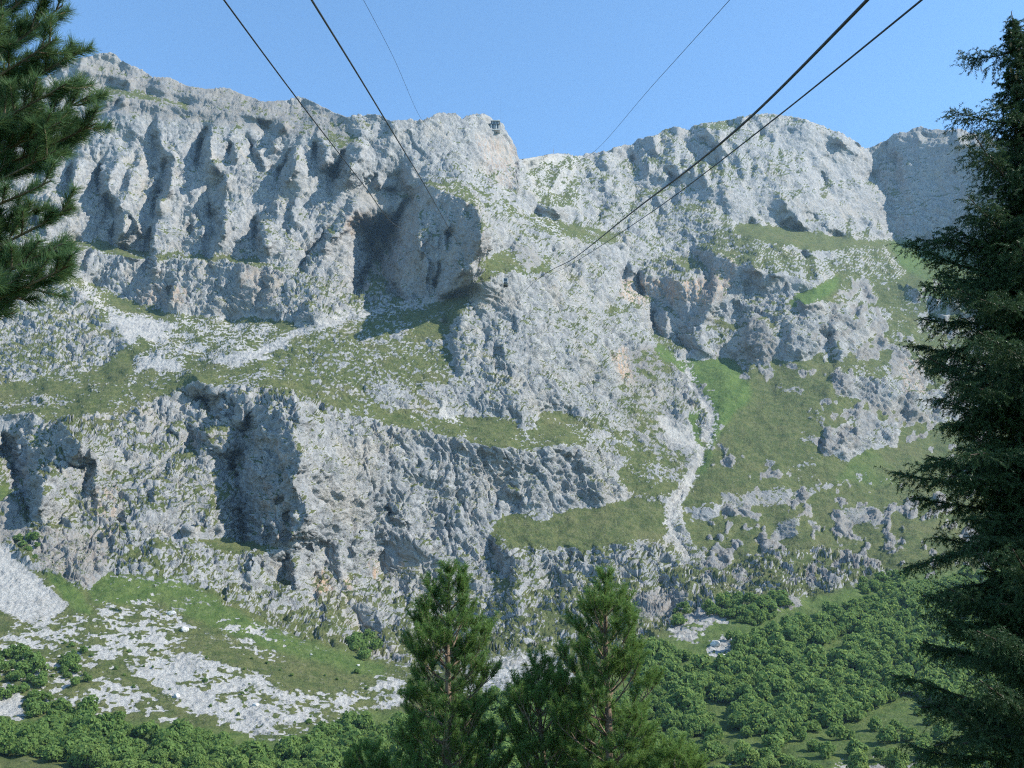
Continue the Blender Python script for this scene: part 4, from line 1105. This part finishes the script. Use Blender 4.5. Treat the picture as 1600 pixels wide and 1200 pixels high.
# pine at the left edge: boughs reach in from a trunk outside the frame
def near_pine():
    rnd = random.Random(77); rng = np.random.default_rng(77)
    Yb = 7.6; a, _ = ray(-330, 600); org = Vector((a*Yb, Yb, -1.9))
    root = empty('pine_tree', org, 'close pine whose long needled boughs hang in at the left edge', 'pine tree', 'pines below the viewpoint')
    mb = MB(); tr = [Vector((.03*sin(i), .03*cos(i*1.4), 9.5*i/10)) for i in range(11)]
    mb.tube(tr, [.20*(1-i/11)**.8+.02 for i in range(11)], 10)
    shoots = []
    def at(x, y, Y): a, t = ray(x, y); return Vector((a*Y, Y, t*Y))-org
    # (tip px, tip py, distance, start row, thickness, side shoot density)
    B = [(98, 8, 7.3, 190, 1), (60, -20, 7.0, 120, 1), (20, -30, 7.6, 80, 1), (125, 78, 7.2, 215, 1), (88, 60, 6.9, 170, 1), (40, 40, 7.5, 150, 1),
         (140, 150, 7.3, 260, 1), (152, 192, 7.1, 290, 1.1), (105, 130, 6.8, 220, 1), (60, 110, 7.4, 200, 1), (130, 215, 7.4, 300, 1), (96, 190, 6.9, 270, 1),
         (60, 180, 7.2, 280, 1), (20, 160, 7.6, 250, 1), (88, 235, 7.0, 330, 1), (80, 282, 6.9, 330, .4),
         (112, 325, 7.2, 450, .8), (100, 380, 7.0, 470, 1), (60, 325, 7.3, 430, .7), (115, 412, 6.9, 500, 1), (75, 440, 7.2, 520, 1), (40, 400, 7.5, 480, 1), (20, 440, 6.9, 520, .8), (10, 350, 7.3, 450, .9),
         (-40, 100, 7, 230, 1), (-30, 400, 7.3, 500, 1), (-60, 20, 7.2, 150, 1), (0, 60, 6.8, 160, 1), (-10, 190, 6.8, 240, 1)]
    for bx, by, bY, sy, dens in B:
        tip = at(bx, by, bY); st_ = at(-300, sy+60, (bY+Yb)/2+.1); st_.x = .0; st_.y = 0
        mid = st_.lerp(tip, .6)+Vector((0, 0, -.10-.05*rnd.random())); L_ = (tip-st_).length
        pts = []
        for i in range(13):
            t = i/12; pts.append(st_*(1-t)**2+mid*2*t*(1-t)+tip*t*t)
        mb.tube(pts, [.024*(1-.75*i/12) for i in range(13)], 6, False)
        shoots.append((pts[-4], pts[-1]))
        n = int(17*dens)
        for k in range(n):
            t = .50+.47*(k+rnd.random())/n; q, d = lerp_path(pts, t); l2 = rnd.uniform(.14, .30)*(1.5-t*.6)
            d2 = sidevec(d, rnd, rnd.choice((-1, 1))*rnd.uniform(.3, 1.0)); d2.z += rnd.uniform(-.25, .6)
            p2 = curve_pts(q, d2, l2, .5, 4, rnd, .08); mb.tube(p2, [.008, .007, .006, .005, .004], 5, False)
            shoots.append((p2[1], p2[-1]))
    P0 = np.array([tuple(s[0]) for s in shoots]); P1 = np.array([tuple(s[1]) for s in shoots])
    V, Fq = needles(rng, P0, P1, 300, .095, .0034, .8, .7)
    link('crown', mesh_np('crown', V, Fq, M_needle2), root); mb.build('trunk', M_pbark, root, True)
near_pine()

def spruce():
    rnd = random.Random(5); rng = np.random.default_rng(5); Y = 14.0; a, t = ray(1580, 18); top = Vector((a*Y, Y, t*Y))
    org = Vector((top.x+.12, Y, -3.4)); root = empty('spruce_tree', org, 'tall dark spruce with drooping boughs filling the right edge', 'spruce tree')
    T = top-org; H_ = T.z; mb = MB()
    tr = [Vector((T.x*i/12, 0, H_*i/12)) for i in range(13)]; mb.tube(tr, [.20*(1-i/12)**.9+.006 for i in range(13)], 10)
    tw0 = []; tw1 = []; rad_ = [0, .5, 1.2, 2.4, 4, 6, 8, 10, 12, 14]; wid = [.02, .17, .38, .62, 1.25, 1.8, 2.0, 2.2, 2.3, 2.3]
    tw0.append(T-Vector((0, 0, .5))); tw1.append(T)
    def twig(p0, d, ln, droop):
        p = Vector(p0); d = Vector(d).normalized(); n = 3
        for i in range(n):
            q = p+d*ln/n; tw0.append(p.copy()); tw1.append(q.copy()); p = q; d = (d+Vector((0, 0, -droop/n))).normalized()
    def bough(base_, d, w, h_, dens=.045, up=None):
        pts = curve_pts(base_, d, w, (.22 if h_ > 1 else .5) if up is None else up, 8, rnd, .075)
        mb.tube(pts, [(.008+.010*w)*(1-.8*i/8) for i in range(9)], 5, False)
        tw0.append(pts[-3]); tw1.append(pts[-1])
        n = int(w/dens)+2; sg = 1
        for j in range(n):
            t_ = .10+.88*(j+rnd.random()*.7)/n; q, dd = lerp_path(pts, min(t_, .99)); sg = -sg
            l2 = (.06+.34*(1-t_)**.8*min(w, 1.8)/1.2+.22*rnd.random()**2)*(1.0 if w > .6 else .6)
            d2 = sidevec(dd, rnd, sg*rnd.uniform(.4, 1.25)); d2.z += rnd.uniform(-.40, .30)
            p2 = curve_pts(q, d2, l2, rnd.uniform(-.6, .2), 4, rnd, .08)
            for i in range(4): tw0.append(p2[i]); tw1.append(p2[i+1])
            m_ = max(1, int(l2/.055))
            for i in range(m_):
                q3, d3 = lerp_path(p2, (i+.5)/m_); d4 = sidevec(d3, rnd, rnd.choice((-1, 1))*.8); d4.z -= rnd.uniform(-.5, 1.0)
                twig(q3, d4, rnd.uniform(.06, .19)*(1.3 if h_ > 4 else .8), 1.0)
    h_ = .25
    while h_ < H_-.6:
        nb = 5 if h_ < 1.5 else 7; a0 = rnd.random()*6.28; base_, _ = lerp_path(tr, 1-h_/H_)
        for k in range(nb):
            az = a0+k*2*pi/nb+rnd.gauss(0, .2); w = np.interp(h_, rad_, wid)*rnd.choice((rnd.uniform(.45, .8), rnd.uniform(.75, 1.0), rnd.uniform(.9, 1.12)))
            if cos(az) < -.6 and h_ > 2.5: w *= .84
            el = np.interp(h_, [0, 1, 3, 7, 14], [.9, .45, .12, -.12, -.22])+rnd.gauss(0, .16)
            bough(base_, Vector((cos(az)*cos(el), sin(az)*cos(el), sin(el))), w, h_)
        h_ += rnd.uniform(.07, .15) if h_ < 3 else rnd.uniform(.09, .22)
    # the long boughs that make the ragged outline on the left
    for tx, ty in ((1506, 100), (1505, 165), (1516, 240), (1500, 276), (1500, 335), (1446, 370), (1418, 425), (1412, 482), (1440, 556), (1400, 590), (1432, 640), (1404, 735), (1370, 790),
                   (1440, 700), (1415, 852), (1418, 922), (1445, 985), (1402, 1002), (1420, 1060), (1385, 1105), (1395, 1160), (1370, 1195), (1460, 800), (1470, 450), (1480, 620), (1455, 940)):
        if ty > 480: tx += 22
        for rep_ in range(1 if ty < 340 else 3):
            Yt = Y+rnd.uniform(-.8, .5)-.5*rep_; a_t, t_t = ray(tx+rep_*rnd.uniform(10, 50), ty+rep_*rnd.uniform(-24, 26)); tip = Vector((a_t*Yt, Yt, t_t*Yt))-org
            L_ = Vector((tip.x-T.x, tip.y, 0)).length; zb = min(tip.z-.02*L_+.02, H_-.3); fr = zb/H_; base_ = Vector((T.x*fr, 0, zb)); dv_ = tip-base_
            dv_.z -= rnd.uniform(.05, .3)*L_; bough(base_, dv_.normalized(), dv_.length, 6, .04, rnd.uniform(.15, .5))
    P0 = np.array([tuple(p) for p in tw0]); P1 = np.array([tuple(p) for p in tw1]); print('spruce twigs', len(P0))
    V, Fq = needles(rng, P0, P1, 10, .034, .0085, .8, .6)
    link('crown', mesh_np('crown', V, Fq, M_spr), root); mb.build('trunk', M_sbark, root, True)
    # brown cones hang near the top
    mbc = None
    for k in range(34):
        hh = rnd.uniform(.5, 3.2); az = rnd.uniform(0, 6.28); w = np.interp(hh, rad_, wid)*rnd.uniform(.3, .8); q, _ = lerp_path(tr, 1-hh/H_)
        c_ = q+Vector((cos(az)*w, sin(az)*w, .08)); mb2 = MB(); mb2.tube([c_, c_-Vector((0, 0, .03)), c_-Vector((0, 0, .08)), c_-Vector((0, 0, .12))], [.006, .02, .018, .004], 7)
        mb2.build('cone', M_cone, root, True)
spruce()
# ------------------------------------------------------------------ the mountain air
def make_haze():
    m = bpy.data.materials.new('haze'); m.use_nodes = True; nt = m.node_tree
    for n in list(nt.nodes):
        if n.type == 'BSDF_PRINCIPLED': nt.nodes.remove(n)
    v = nt.nodes.new('ShaderNodeVolumePrincipled'); v.inputs['Color'].default_value = HAZE_COL
    v.inputs['Density'].default_value = HAZE_D; v.inputs['Anisotropy'].default_value = .2
    nt.links.new(v.outputs[0], nt.nodes['Material Output'].inputs['Volume'])
    mb = MB(); mb.box((0, 3900, 500), (9300, 9300, 1500)); o = mb.build('haze', m)
    tag(o, 'thin blue haze in front of the far cliffs', kind='stuff')
HAZE_COL = (.45, .74, 1.0, 1); HAZE_D = .00005
make_haze()
